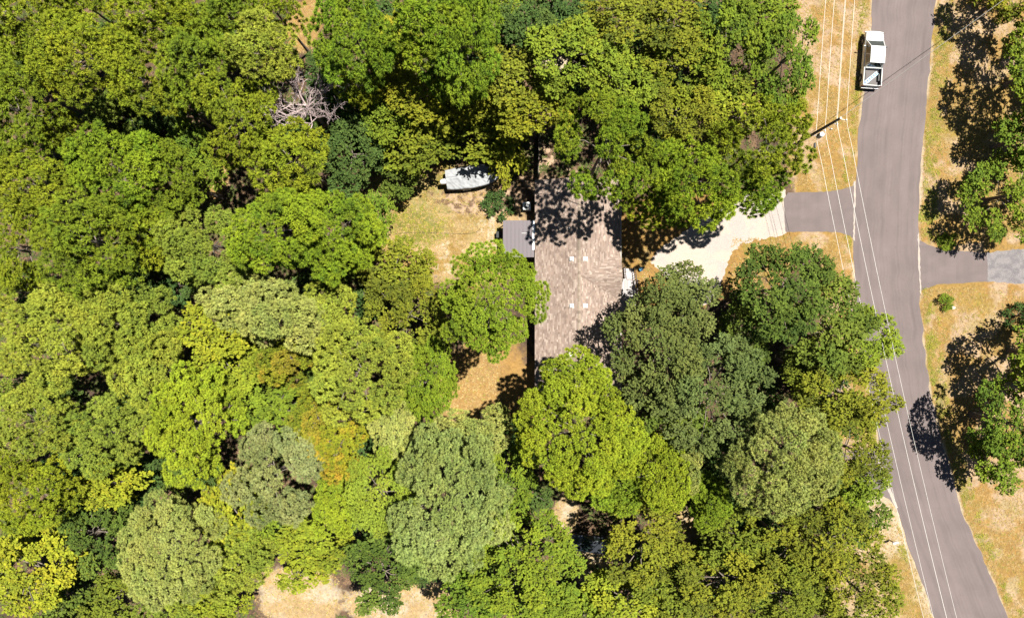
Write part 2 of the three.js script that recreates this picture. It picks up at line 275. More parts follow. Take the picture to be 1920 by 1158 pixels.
function broadCrown(seed, R, o) {
  const r = rng(seed), T = new Tris(70000), rise = R * (o.rise ?? 0.55), gap = o.gap ?? 1.5, L = lobes(r, R, gap, rise, { uneven: 0.16, rough: 0.9, holes: 0.08, ...o }), ls = (o.leaf ?? 0.19) * 1.25;
  for (const q of L) {
    const lr = gap * (0.44 + 0.34 * q.w), n = Math.round((o.sprigs ?? 74) * lr * lr * (q.low ? 0.6 : 1)), lobeTint = tint(r, o.pal), out = norm([q.x, R * 0.6, q.z]);
    for (let k = 0; k < n; k++) {
      const u = unit(r); u[1] = u[1] * 0.85 + 0.28; const dir = norm(add(u, out, 0.3)), rad = lr * (0.55 + 0.62 * Math.pow(r(), 0.7)), c = [q.x + dir[0] * rad, q.y + dir[1] * rad * 0.72, q.z + dir[2] * rad];
      const base = mix3(lobeTint, tint(r, o.pal), 0.5), tip = norm([dir[0] + (r() - 0.5) * 0.8, dir[1] * 0.5 + 0.1, dir[2] + (r() - 0.5) * 0.8]), nl = 6 + (r() * 3 | 0);
      for (let b = 0; b < nl; b++) {
        const p = add(c, tip, (b / nl - 0.4) * 0.42), d = norm(add(unit(r), tip, 0.7)); d[1] *= 0.6;
        const up = norm([(r() - 0.5) * 1.5 + dir[0] * 0.5, 1, (r() - 0.5) * 1.5 + dir[2] * 0.5]), s = norm(cross(d, up)), l = ls * (0.7 + 0.6 * r()), hw = l * 0.36, v = 0.84 + 0.32 * r(), col = [base[0] * v, base[1] * v, base[2] * v];
        const m = add(p, d, l * 0.5), e = add(p, d, l);
        T.tri(p, add(m, s, hw), e, col); T.tri(p, e, add(m, s, -hw), col);
      }
    }
  }
  innerFoliage(T, r, L, gap, o.pal);
  return { geo: T.geometry(), L, rise, branches: branchwork(r, L, R, rise, o.twigs ?? 0.25) };
}
// leaf colours: red, green, blue, how common
const kinds = {
  pine_mid: { make: pineCrown, tuft: 0.34, space: 0.6, pal: [[0.213, 0.249, 0.013, 0.6], [0.252, 0.276, 0.015, 0.3], [0.133, 0.175, 0.013, 0.1]], gap: 1.55, rise: 0.6, rough: 0.85, holes: 0.1 },
  pine_fresh: { make: pineCrown, pal: [[0.185, 0.257, 0.013, 0.6], [0.240, 0.294, 0.015, 0.3], [0.120, 0.184, 0.013, 0.1]], gap: 1.5, tuft: 0.36, space: 0.56, rise: 0.62, rough: 0.9, holes: 0.08 },
  pine_open: { make: pineCrown, pal: [[0.200, 0.257, 0.013, 0.6], [0.271, 0.284, 0.015, 0.3], [0.125, 0.173, 0.013, 0.1]], gap: 1.75, tuft: 0.36, space: 0.6, rise: 0.5, rough: 1.3, holes: 0.26, twigs: 0.7, uneven: 0.16 },
  pine_bright: { make: pineCrown, pal: [[0.262, 0.320, 0.018, 0.65], [0.300, 0.345, 0.020, 0.25], [0.185, 0.244, 0.015, 0.1]], gap: 1.35, rise: 0.66, rough: 0.5, holes: 0.03, tuft: 0.27, space: 0.44 },
  pine_pale: { make: pineCrown, pal: [[0.312, 0.336, 0.070, 0.6], [0.363, 0.372, 0.089, 0.3], [0.210, 0.238, 0.048, 0.1]], gap: 1.5, rise: 0.6, rough: 0.7, holes: 0.07, twigs: 0.6, tuft: 0.32 },
  pine_soft: { make: pineCrown, pal: [[0.268, 0.300, 0.031, 0.6], [0.311, 0.330, 0.035, 0.3], [0.180, 0.218, 0.024, 0.1]], gap: 1.45, rise: 0.58, rough: 0.7, holes: 0.08, twigs: 0.45 },
  pine_grey: { make: pineCrown, pal: [[0.210, 0.230, 0.070, 0.6], [0.261, 0.274, 0.091, 0.3], [0.136, 0.159, 0.044, 0.1]], gap: 1.5, rise: 0.55, rough: 0.8, holes: 0.1, twigs: 0.8 },
  pine_smooth: { make: pineCrown, pal: [[0.264, 0.325, 0.029, 0.7], [0.287, 0.340, 0.033, 0.3]], gap: 1.2, rise: 0.6, rough: 0.25, holes: 0, tuft: 0.2, space: 0.3, blades: 18 },
  pine_orange: { make: pineCrown, pal: [[0.250, 0.250, 0.014, 0.58], [0.420, 0.270, 0.026, 0.16], [0.320, 0.270, 0.016, 0.14], [0.155, 0.175, 0.012, 0.12]], gap: 1.3, rise: 0.6, rough: 0.9, holes: 0.12, twigs: 0.5 },
  oak_dark: { make: broadCrown, pal: [[0.096, 0.130, 0.015, 0.6], [0.141, 0.178, 0.022, 0.3], [0.055, 0.082, 0.013, 0.1]], gap: 1.5, rise: 0.55, rough: 1.1 },
  oak_grey: { make: broadCrown, pal: [[0.120, 0.140, 0.029, 0.6], [0.165, 0.185, 0.044, 0.3], [0.071, 0.090, 0.020, 0.1]], gap: 1.7, rise: 0.5, leaf: 0.17, rough: 1.2 },
  oak_olive: { make: broadCrown, pal: [[0.209, 0.216, 0.013, 0.55], [0.260, 0.242, 0.015, 0.22], [0.128, 0.151, 0.013, 0.23]], gap: 1.4, rise: 0.5, rough: 1.2, holes: 0.14, twigs: 0.5 },
  oak_green: { make: broadCrown, pal: [[0.137, 0.190, 0.015, 0.6], [0.191, 0.232, 0.015, 0.3], [0.077, 0.118, 0.013, 0.1]], gap: 1.5, rise: 0.5, holes: 0.1, rough: 1.1 },
  oak_moss: { make: broadCrown, pal: [[0.165, 0.178, 0.014, 0.6], [0.215, 0.218, 0.016, 0.25], [0.085, 0.100, 0.012, 0.15]], gap: 1.4, rise: 0.5, holes: 0.1, rough: 1.2, leaf: 0.17 },
  oak_light: { make: broadCrown, pal: [[0.216, 0.252, 0.018, 0.55], [0.264, 0.275, 0.018, 0.3], [0.137, 0.173, 0.015, 0.15]], gap: 1.4, rise: 0.5, rough: 1.1, holes: 0.12, twigs: 0.5 },
  oak_yellow: { make: broadCrown, pal: [[0.249, 0.264, 0.016, 0.6], [0.314, 0.290, 0.018, 0.2], [0.157, 0.180, 0.014, 0.2]], gap: 1.3, rise: 0.5, rough: 1.0, leaf: 0.2 },
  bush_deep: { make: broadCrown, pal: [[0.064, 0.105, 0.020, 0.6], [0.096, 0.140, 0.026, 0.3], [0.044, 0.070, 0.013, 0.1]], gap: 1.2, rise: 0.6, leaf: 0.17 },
};
const shift = [[0.86, 0.90, 1], [0.72, 0.82, 1], [0.94, 0.96, 1.05]]; // individual trees differ a little in leaf colour
const crowns = new Map(), sizes = { 0: 2.1, 1: 3.4, 2: 4.9, 3: 6.8 };
function crownOf(kind, R, pick) {
  let best = 0; for (const k in sizes) if (Math.abs(Math.log(R / sizes[k])) < Math.abs(Math.log(R / sizes[best]))) best = +k;
  const v = pick % 3, key = kind + best + v;
  if (!crowns.has(key)) { let h = 7; for (const ch of key) h = (h * 31 + ch.charCodeAt(0)) | 0; crowns.set(key, { R: sizes[best], ...kinds[kind].make(h, sizes[best], { ...kinds[kind], pal: kinds[kind].pal.map(c => [c[0] * shift[v][0], c[1] * shift[v][1], c[2] * shift[v][2], c[3]]) }) }); }
  return crowns.get(key);
}
const trunkGeo = new THREE.CylinderGeometry(0.55, 1, 1, 9, 4).translate(0, 0.5, 0);
{ const p = trunkGeo.attributes.position; for (let i = 0; i < p.count; i++) { const y = p.getY(i), f = 1 + 0.5 * Math.pow(1 - y, 6); p.setX(i, p.getX(i) * f); p.setZ(i, p.getZ(i) * f); } trunkGeo.computeVertexNormals(); }
let planted = 0;
function tree(kind, px, py, rpx, h0, label, o = {}) { // h0: height of the lowest foliage, a little varied
  const h = h0 > 9.8 ? h0 * (0.86 + 0.26 * rng(4000 + planted * 7)()) : h0;
  const n = planted++, name = o.name ?? (kind.startsWith('pine') ? 'pine_tree' : 'broadleaf_tree'), ry = o.ry ?? rpx;
  const R0 = Math.sqrt(rpx * ry) * S * (kind.startsWith('pine') ? 0.905 : 0.95), hc = h + R0 * 0.25, f = (ALT - hc) / ALT, R = R0 * f, cr = crownOf(kind, R, n), r = rng(900 + n * 13);
  const base = at(px, py, hc); base.y = 0;
  const g = thing(name, label, o.category ?? 'tree', base, 0, o.group), turn = r() * 6.2832, k = R / cr.R, sq = Math.sqrt(rpx / ry);
  const thick = 0.09 + 0.026 * R, lean = V((r() - 0.5) * 0.05, 0, (r() - 0.5) * 0.05);
  const t = part('trunk', trunkGeo, barkMat, g); t.scale.set(thick, h + R * 0.2, thick); t.rotation.set(lean.x, 0, lean.z);
  const b = part('branchwork', cr.branches, twigMat, g), c = part('crown', cr.geo, kind.startsWith('pine') ? needleMat : leafMat, g);
  for (const m of [b, c]) { m.position.set(0, h + R * 0.12, 0); m.rotation.y = turn; m.scale.set(k, k * (o.tall ?? 1), k); }
  g.scale.set(sq, 1, 1 / sq);
  return g;
}
const P = (...a) => tree(...a);
P('pine_mid', 128, -12, 48, 12, 'pine cut off by the top edge, above the large olive green pine');
P('pine_mid', -22, 128, 44, 12, 'pine cut off by the left edge below the top left corner');
P('pine_mid', -24, 285, 40, 12, 'pine cut off by the left edge above the wide pine');
P('pine_soft', -26, 548, 44, 12, 'pine cut off by the left edge above the big yellow green pine');
P('pine_soft', -22, 715, 44, 12, 'pine cut off by the left edge below the big yellow green pine');
P('pine_mid', -25, 870, 44, 12, 'pine cut off by the left edge above the dark green one');
P('oak_dark', 128, 1178, 56, 7, 'dark oak cut off by the bottom edge, left of the olive leafy tree');
P('pine_soft', 300, 1186, 52, 10, 'pine cut off by the bottom edge below the pale feathery pine');
P('oak_green', 1090, 1182, 56, 8, 'green oak cut off by the bottom edge below the dark car');
P('oak_moss', 1330, 1184, 56, 8, 'mossy oak cut off by the bottom edge near the middle right');
P('oak_moss', 1548, 1184, 60, 8, 'mossy oak cut off by the bottom edge left of the round olive oak');
P('oak_green', 930, -18, 46, 9, 'green oak cut off by the top edge right of the layered pines');
// the wood west of the house, from the top left corner
P('pine_mid', 22, 28, 62, 13, 'olive green pine in the top left corner of the wood');
P('pine_mid', 70, 85, 34, 11, 'small tufted pine below the pine in the top left corner');
P('pine_mid', 148, 102, 92, 14, 'large olive green pine near the top left with an orange clearing showing through', { ry: 84 });
P('pine_mid', 255, 142, 54, 12, 'pine right beside the large top left pine, above a black gap');
P('pine_mid', 24, 205, 72, 12.5, 'ragged pine on the left edge below the top left corner', { ry: 84 });
P('pine_mid', 95, 235, 34, 10, 'small dark pine between the ragged left edge pine and the round dome pine');
P('pine_fresh', 215, 318, 90, 14, 'round domed pine with crisp tufts in the upper left of the wood');
P('pine_mid', 312, 330, 62, 12.5, 'pine leaning out from the right of the round domed pine', { ry: 72 });
P('pine_mid', 48, 345, 84, 13, 'wide pine on the left edge beside the round domed pine', { ry: 66 });
P('pine_mid', 438, 215, 76, 14, 'tall pine left of the grey dead tree', { ry: 92 });
P('pine_mid', 366, 112, 58, 12.5, 'pine standing up and left of the tall pine by the dead tree', { ry: 66 });
P('pine_mid', 275, 32, 66, 13, 'pine at the top edge right of the large olive pine', { ry: 50 });
P('pine_mid', 350, 22, 44, 12, 'narrow pine at the top edge, third from the left corner');
P('pine_mid', 432, 28, 56, 13, 'pine at the top edge left of the small tan clearing');
P('pine_soft', 486, 96, 60, 12, 'yellowish soft pine directly above the grey dead tree', { ry: 56 });
P('pine_mid', 516, 18, 40, 11, 'pine at the top edge touching the small tan clearing');
P('pine_fresh', 655, 65, 74, 14.5, 'bright green pine at the top edge right of the tan clearing', { ry: 92 });
P('pine_mid', 668, 158, 36, 10, 'low pine bough below the bright pine right of the tan clearing');
P('pine_fresh', 790, 45, 66, 15, 'pine with layered boughs at the top edge left of the oaks', { ry: 60 });
P('pine_fresh', 868, 70, 74, 13.5, 'broad layered pine at the top edge nearest the dark green tree', { ry: 110 });
P('oak_olive', 742, 105, 50, 10, 'brown olive oak between the two bright pines at the top', { ry: 66 });
P('oak_olive', 782, 170, 60, 9, 'olive oak below the layered pines', { ry: 44 });
P('oak_olive', 780, 268, 60, 6, 'olive yellow oak left of the covered boat', { ry: 46 });
P('oak_green', 722, 215, 40, 8, 'shaded oak in the dark hollow left of the boat');
P('bush_deep', 655, 285, 60, 7, 'dark green leafy tree at the edge of the back yard, below the dead tree', { ry: 66 });
P('bush_deep', 612, 160, 34, 4, 'small blue green leafy tree touching the right side of the dead tree', { ry: 46 });
P('pine_mid', 540, 296, 68, 11, 'round pine just below the dead tree', { ry: 60 });
P('bush_deep', 600, 112, 24, 5, 'small leafy tree above the dead tree, under the bright pine');
P('oak_green', 352, 265, 34, 6, 'low fresh green tree left of the tan gap');
P('bush_deep', 345, 208, 36, 6, 'low dark bush between the pines up left of the tan gap');
P('oak_green', 372, 330, 34, 6, 'fresh green bush hanging over the left side of the tan gap');
P('pine_mid', 168, 452, 104, 14.5, 'very wide dark topped pine in the middle left of the wood', { ry: 90 });
P('pine_mid', 262, 440, 44, 12, 'pine bough on the right of the very wide pine', { ry: 60 });
P('pine_mid', 30, 468, 62, 12.5, 'pine on the left edge beside the very wide pine', { ry: 82 });
P('pine_soft', 388, 462, 84, 13.5, 'soft pale green pine in the middle of the wood', { ry: 84 });
P('pine_fresh', 512, 430, 84, 14.5, 'large fresh green pine west of the back yard, left half', { ry: 80 });
P('pine_fresh', 622, 440, 80, 14, 'large fresh green pine whose right side reaches the back yard', { ry: 86 });
P('oak_green', 690, 415, 32, 6, 'fresh leafy tree at the left edge of the back yard', { ry: 52 });
P('oak_moss', 738, 505, 58, 6, 'low leafy tree at the lower left corner of the back yard', { ry: 52 });
P('oak_moss', 762, 590, 76, 9, 'mottled olive oak left of the bright pine by the house', { ry: 74 });
P('pine_bright', 922, 562, 104, 15, 'big bright yellow green pine leaning over the left side of the roof', { ry: 112 });
P('pine_soft', 78, 635, 104, 14, 'big yellow green pine on the left edge, halfway down', { ry: 92 });
P('pine_soft', 196, 608, 58, 12.5, 'pine joined to the right of the big left edge pine', { ry: 66 });
P('pine_soft', 268, 590, 50, 11.5, 'pine below the dark gap under the very wide pine');
P('pine_soft', 283, 695, 58, 12, 'oval pine left of the bright yellow leafy tree', { ry: 66 });
P('oak_yellow', 398, 615, 60, 10, 'bright yellow leafy tree among the pines', { ry: 52 });
P('oak_yellow', 430, 700, 54, 9.5, 'yellow leafy tree below the bright yellow one', { ry: 50 });
P('pine_pale', 436, 560, 52, 12.5, 'pale pine above the bright yellow leafy tree', { ry: 44 });
P('pine_pale', 518, 600, 68, 13.5, 'pale round pine in the middle of the wood', { ry: 62 });
P('pine_orange', 540, 678, 54, 11.5, 'pine with yellow tipped tufts below the pale round pine', { ry: 48 });
P('pine_soft', 610, 585, 50, 10.5, 'thin pale pine beside a dark gap, right of the pale round pine', { ry: 60 });
P('pine_soft', 676, 700, 98, 14, 'large pale green pine left of the lower yard', { ry: 96 });
P('pine_bright', 800, 715, 54, 11.5, 'yellow green pine hanging over the left edge of the lower yard', { ry: 78 });
P('pine_bright', 364, 800, 84, 14.5, 'bright egg shaped pine in the lower left of the wood', { ry: 112 });
P('pine_soft', 58, 790, 84, 13.5, 'yellow green pine on the left edge below the big one', { ry: 70 });
P('pine_soft', 196, 815, 88, 13, 'wide yellow green pine left of the bright egg shaped pine', { ry: 80 });
P('pine_mid', 50, 935, 74, 12.5, 'dark green pine on the left edge, lower part', { ry: 72 });
P('oak_yellow', 196, 912, 58, 8.5, 'yellow green leafy tree above the olive thicket', { ry: 40 });
P('oak_dark', 165, 1005, 66, 8, 'dark olive leafy tree left of the pale pine near the bottom', { ry: 72 });
P('oak_yellow', 58, 1075, 84, 8.5, 'pale yellow leafy tree in the bottom left corner', { ry: 80 });
P('pine_pale', 315, 1035, 92, 13.5, 'pale feathery pine near the bottom left', { ry: 110 });
P('oak_moss', 208, 1125, 52, 8, 'olive leafy tree at the bottom edge left of the pale feathery pine', { ry: 46 });
P('oak_yellow', 428, 955, 48, 9, 'vivid yellow green leafy tree right of the pale feathery pine', { ry: 62 });
P('pine_soft', 440, 1060, 54, 10.5, 'thin pine at the bottom left of the pale sand clearing', { ry: 50 });
P('oak_yellow', 405, 1130, 50, 7.5, 'yellowish leafy tree at the bottom edge right of the pale feathery pine', { ry: 44 });
P('pine_grey', 512, 890, 82, 13.5, 'grey green pine with bare twigs in the lower middle of the wood', { ry: 90 });
P('oak_green', 520, 770, 58, 9, 'leafy tree above the grey green pine', { ry: 46 });
P('pine_orange', 592, 790, 46, 11.5, 'orange and green pine above the small bright round pine', { ry: 52 });
P('pine_orange', 630, 850, 50, 11.5, 'orange tinged pine right of the grey green pine', { ry: 50 });
P('pine_bright', 632, 945, 44, 10.5, 'yellow green pine squeezed left of the smooth round pine', { ry: 54 });
P('oak_yellow', 582, 1032, 60, 8, 'yellow orange leafy tree above the pale sand clearing', { ry: 52 });
P('oak_green', 470, 1015, 44, 8, 'leafy tree left of the yellow orange leafy tree');
P('pine_smooth', 712, 925, 66, 13, 'smooth light green round pine overlapped by the large pale pine', { ry: 84 });
P('pine_pale', 842, 945, 118, 15.5, 'very large pale blue green pine at the bottom, left of centre', { ry: 142 });
P('pine_pale', 740, 812, 40, 11, 'small pale pine above the smooth round pine', { ry: 44 });
P('pine_pale', 895, 802, 62, 10, 'pale pine below the lower yard behind the large pale pine', { ry: 40 });
P('oak_dark', 705, 1075, 78, 8.5, 'dark olive oak at the bottom edge right of the pale sand clearing', { ry: 70 });
P('oak_green', 990, 1070, 112, 10, 'wide mid green oak at the bottom, left of the dark car', { ry: 100 });
P('oak_green', 950, 900, 54, 9.5, 'green oak in the gap between the large pale pine and the brightest pine', { ry: 66 });
P('oak_green', 880, 1125, 50, 9, 'green oak at the bottom edge below the large pale pine', { ry: 46 });
// round the house
P('pine_bright', 1088, 815, 118, 14.5, 'big dense bright yellow green pine over the lower end of the roof', { ry: 118 });
P('pine_bright', 1078, 715, 62, 12.5, 'bright pine top growing over the lower end of the roof, above the big dense one', { ry: 52 });
P('pine_bright', 1160, 905, 58, 11.5, 'bright pine bough below the big dense pine', { ry: 52 });
P('pine_bright', 1236, 892, 66, 12.5, 'bright pine at the right of the big dense pine', { ry: 76 });
P('pine_pale', 1296, 888, 26, 11, 'sliver of pale pine right of the bright pines', { ry: 36 });
P('pine_bright', 1330, 942, 36, 10, 'small vivid pine right of the bright pines', { ry: 42 });
P('oak_moss', 1212, 1020, 88, 10, 'olive oak right of the dark car', { ry: 72 });
P('oak_grey', 1245, 655, 102, 11.5, 'huge dark grey green oak right of the house, upper left part', { ry: 118 });
P('oak_grey', 1335, 735, 112, 11, 'huge dark grey green oak right of the house, lower part', { ry: 106 });
P('oak_dark', 1265, 800, 76, 9.5, 'dark oak right of the big dense bright pine', { ry: 58 });
P('oak_grey', 1268, 545, 52, 9, 'oak foliage beside the wooden deck', { ry: 40 });
P('oak_dark', 1472, 545, 98, 11, 'dense dark oak below the paved driveway entrance', { ry: 98 });
P('oak_dark', 1545, 615, 92, 10.5, 'dark oak beside the road, below the driveway entrance', { ry: 88 });
P('oak_dark', 1400, 640, 50, 9, 'shaded oak between the huge grey green oak and the dense dark oak', { ry: 70 });
P('oak_light', 1622, 645, 66, 9, 'light oak reaching over the left side of the road', { ry: 62 });
P('oak_moss', 1586, 738, 84, 9.5, 'yellow green oak beside the road in the lower right', { ry: 72 });
P('oak_moss', 1598, 842, 66, 9, 'yellow green oak beside the paved side drive', { ry: 66 });
P('oak_moss', 1535, 690, 62, 9, 'mossy oak between the dark roadside oak and the yellow green oak', { ry: 56 });
P('oak_green', 1615, 910, 38, 7.5, 'fresh green oak at the lower end of the paved side drive', { ry: 40 });
P('pine_pale', 1474, 866, 106, 14.5, 'large pale pine in the lower right between the oaks', { ry: 112 });
P('oak_moss', 1390, 1010, 62, 9, 'olive oak below the large pale pine, left side', { ry: 50 });
P('oak_moss', 1365, 1090, 84, 9.5, 'olive oak at the bottom edge right of the olive oak by the car', { ry: 70 });
P('oak_moss', 1490, 1030, 74, 9.5, 'olive oak directly below the large pale pine', { ry: 66 });
P('oak_moss', 1482, 1120, 72, 9.5, 'olive oak at the bottom edge, second from the road', { ry: 60 });
P('oak_moss', 1572, 1020, 74, 9.5, 'olive oak beside the sandy verge left of the road', { ry: 76 });
P('oak_moss', 1612, 1108, 78, 9.5, 'round olive oak at the bottom edge nearest the road', { ry: 66 });
P('oak_moss', 1265, 1115, 62, 8, 'olive oak at the bottom edge below the olive oak by the car', { ry: 50 });
P('oak_light', 1172, 1130, 62, 7.5, 'yellowish low oak at the bottom edge below the dark car', { ry: 44 });
// above the house
P('bush_deep', 992, 42, 50, 10, 'deep green round tree at the top edge between the layered pine and the oaks', { ry: 48 });
P('oak_light', 1068, 92, 78, 11, 'light green oak at the top with white ground showing through', { ry: 74 });
P('oak_moss', 960, 145, 62, 10, 'olive oak below the deep green round tree', { ry: 56 });
P('oak_olive', 1010, 205, 62, 9, 'yellow olive oak above the fence line', { ry: 46 });
P('oak_olive', 896, 246, 62, 4.2, 'yellow olive oak leaning over the covered boat', { ry: 44 });
P('oak_olive', 950, 288, 34, 3, 'olive oak bough hanging over the bow of the boat', { ry: 48 });
P('oak_olive', 868, 190, 50, 7, 'olive oak above the yellow olive oak by the boat', { ry: 40 });
P('oak_light', 1165, 150, 62, 11, 'light oak above the pine at the upper end of the roof', { ry: 62 });
P('oak_moss', 1172, 30, 68, 10.5, 'olive oak at the top edge right of the light green oak', { ry: 52 });
P('oak_moss', 1262, 32, 66, 10.5, 'olive oak at the top edge, second right of the light green oak', { ry: 52 });
P('oak_olive', 1282, 118, 80, 11, 'yellowish oak with bare twigs near the top', { ry: 66 });
P('oak_moss', 1290, 210, 66, 10, 'olive oak above the round fresh pine', { ry: 54 });
P('oak_green', 1372, 70, 66, 10.5, 'green oak at the top, second from the sandy verge', { ry: 80 });
P('oak_green', 1478, 105, 56, 10, 'bright green oak on the edge of the sandy verge, upper right', { ry: 82 });
P('oak_green', 1430, 22, 60, 10, 'green oak at the top edge beside the sandy verge', { ry: 44 });
P('oak_light', 1392, 205, 56, 9.5, 'light oak above the dark pine by the utility pole', { ry: 46 });
P('pine_open', 1140, 275, 98, 13.5, 'open tufted pine over the upper end of the roof', { ry: 112 });
P('pine_fresh', 1308, 345, 84, 12.5, 'round fresh green pine over the sand driveway', { ry: 82 });
P('pine_mid', 1442, 268, 84, 14, 'dark pine beside the utility pole', { ry: 82 });
P('pine_fresh', 1425, 352, 46, 10.5, 'lower boughs of pine over the paved driveway entrance', { ry: 36 });
P('pine_open', 1232, 385, 40, 9, 'small ragged pine between the roof and the round fresh pine', { ry: 34 });
// east of the road
P('oak_green', 1905, 362, 84, 3.6, 'bright leafy oak on the right edge above the gravel drive', { ry: 92 });
P('oak_green', 1922, 255, 44, 4, 'leafy oak on the right edge above the bright leafy oak');
P('oak_green', 1992, 112, 90, 6, 'oak at the upper right edge casting a wide shadow', { ry: 120 });
P('oak_olive', 1912, -24, 56, 4.6, 'oak in the top right corner under the overhead wire', { ry: 56 });
P('oak_green', 1922, 800, 82, 6.4, 'large oak on the right edge, lower right', { ry: 108 });
P('oak_green', 2010, 668, 84, 7, 'oak at the right edge whose shadow falls on the lawn', { ry: 84 });
P('oak_green', 1880, 858, 40, 4, 'lower boughs of oak above the tan lawn at lower right', { ry: 44 });
const shrub = (kind, px, py, rpx, label, tall = 1) => tree(kind, px, py, rpx, 0.25, label, { name: 'shrub', category: 'shrub', tall });
shrub('bush_deep', 1910, 592, 26, 'clipped round shrub on the right edge of the lawn', 1.3);
shrub('oak_green', 1777, 452, 15, 'small round green shrub beside the right hand drive');
shrub('oak_green', 1776, 566, 13, 'small green shrub on the lawn below the right hand drive');
shrub('bush_deep', 935, 386, 26, 'low shrub in front of the covered boat');
shrub('oak_olive', 1495, 190, 20, 'small shrub at the edge of the sandy verge');
{ // undergrowth in the gaps between the crowns
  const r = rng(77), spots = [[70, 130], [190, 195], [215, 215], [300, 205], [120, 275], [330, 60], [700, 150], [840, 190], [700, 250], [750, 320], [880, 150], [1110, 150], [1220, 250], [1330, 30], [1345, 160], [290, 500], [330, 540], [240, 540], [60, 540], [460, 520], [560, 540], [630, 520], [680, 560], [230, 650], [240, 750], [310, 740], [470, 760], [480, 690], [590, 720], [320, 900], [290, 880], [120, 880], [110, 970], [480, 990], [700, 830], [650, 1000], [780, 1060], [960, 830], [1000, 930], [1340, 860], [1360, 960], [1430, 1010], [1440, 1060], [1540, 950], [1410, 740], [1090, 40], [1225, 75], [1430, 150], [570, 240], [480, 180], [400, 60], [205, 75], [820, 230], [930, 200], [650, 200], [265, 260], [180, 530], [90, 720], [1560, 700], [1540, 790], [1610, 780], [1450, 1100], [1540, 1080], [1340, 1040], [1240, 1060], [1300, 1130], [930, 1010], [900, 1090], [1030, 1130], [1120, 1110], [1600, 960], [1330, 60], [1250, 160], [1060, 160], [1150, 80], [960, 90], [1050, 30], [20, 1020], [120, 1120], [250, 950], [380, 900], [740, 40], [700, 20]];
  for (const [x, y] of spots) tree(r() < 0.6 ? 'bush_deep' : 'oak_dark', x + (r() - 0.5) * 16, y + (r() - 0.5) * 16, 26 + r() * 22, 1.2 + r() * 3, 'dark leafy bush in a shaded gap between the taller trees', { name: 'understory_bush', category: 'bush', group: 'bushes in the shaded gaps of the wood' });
}
{ // the dead tree
  const g = thing('dead_tree', 'bare grey dead tree with many forked branches', 'tree', at(566, 192, 9.5).setY(0)), r = rng(31), bark = std(0.36, 0.285, 0.28, 1), tips = 5;
  part('trunk', strut(V(0, 0, 0), V(0.1, 9, 0), 0.26, 0.15, 9), bark, g);
  const grow = (list, a, d, len, rad, lev) => {
    const m = a.clone().addScaledVector(d, len * 0.5).add(V((r() - 0.5) * len * 0.16, (r() - 0.3) * len * 0.1, (r() - 0.5) * len * 0.16)), e = a.clone().addScaledVector(d, len).add(V((r() - 0.5) * len * 0.14, 0, (r() - 0.5) * len * 0.14));
    list.push(strut(a, m, rad, rad * 0.82, lev > 2 ? 3 : 5), strut(m, e, rad * 0.82, rad * 0.6, lev > 2 ? 3 : 5));
    if (lev >= tips) return;
    const n = lev === 0 ? 4 : lev >= 3 ? 2 : 3;
    for (let k = 0; k < n; k++) { const from = k ? m.clone().lerp(e, 0.1 + r() * 0.9) : e, dd = d.clone().add(V((r() - 0.5) * 2, (r() - 0.35) * 0.9, (r() - 0.5) * 2)).normalize(); grow(list, from, dd, len * (0.5 + 0.22 * r()), Math.max(0.016, rad * 0.6), lev + 1); }
  };
  for (let k = 0; k < 10; k++) { const a = k * 2.39996 + r(), up = 0.35 + 0.9 * r(), l = []; grow(l, V(0.1 * k / 11, 7.2 + 1.8 * k / 11, 0), V(Math.cos(a), up, Math.sin(a)).normalize(), 1.75 + r() * 1.3, 0.09, 0); part('limb', merge(l), bark, g); }
}

// ---------- ground cover ----------
function clump(seed, n, len, width, spread, flat) {
  const r = rng(seed), p = [];
  for (let k = 0; k < n; k++) { const a = r() * 6.2832, b = [(r() - 0.5) * spread, 0.004, (r() - 0.5) * spread], d = norm([Math.cos(a), flat + r() * 0.7, Math.sin(a)]), w = norm(cross(d, [0.2, 1, 0.1])), l = len * (0.6 + 0.8 * r()); p.push(...add(b, w, width), ...add(b, w, -width), ...add(b, d, l)); }
  const g = new THREE.BufferGeometry(); g.setAttribute('position', new THREE.Float32BufferAttribute(p, 3)); g.computeVertexNormals(); return g;
}
const coverMat = new THREE.MeshStandardMaterial({ roughness: 1, side: THREE.DoubleSide });
function cover(name, label, geo, count, seed, pick) {
  const r = rng(seed), list = []; let tries = 0;
  while (list.length < count && tries++ < count * 12) { const px = -60 + r() * 2040, py = -60 + r() * 1278, c = pick(px, py, r); if (c) list.push([px, py, c]); }
  const m = new THREE.InstancedMesh(geo, coverMat, list.length), q = new THREE.Object3D(), col = new THREE.Color();
  list.forEach(([px, py, c], i) => { q.position.copy(at(px, py)); q.rotation.y = r() * 6.2832; const k = 0.6 + r() * 0.8; q.scale.set(k, k, k); q.updateMatrix(); m.setMatrixAt(i, q.matrix); m.setColorAt(i, col.setRGB(c[0], c[1], c[2])); });
  m.name = name; m.userData = { kind: 'stuff', label, category: 'grass' }; m.castShadow = m.receiveShadow = true; scene.add(m);
}
const inHouse = (x, y) => x > 938 && x < 1195 && y > 330 && y < 740;
const paved = (x, y) => (x > edgeX(leftEdge, y) - 4 && x < edgeX(rightEdge, y) + 4) || (x > 1466 && y > 354 && y < 442 && x < 1612) || (x > 1715 && y > 448 && y < 540) || (x > 1600 && x < 1690 && y > 836 && y < 945) || (x > 1215 && x < 1476 && y > 352 && y < 585 && x - 1215 + (y - 352) * 0.1 > 20 && (y < 448 || x < 1372));
const vary = (c, r, k = 0.5) => { const v = 1 - k / 2 + k * r(); return [c[0] * v, c[1] * v, c[2] * v]; };
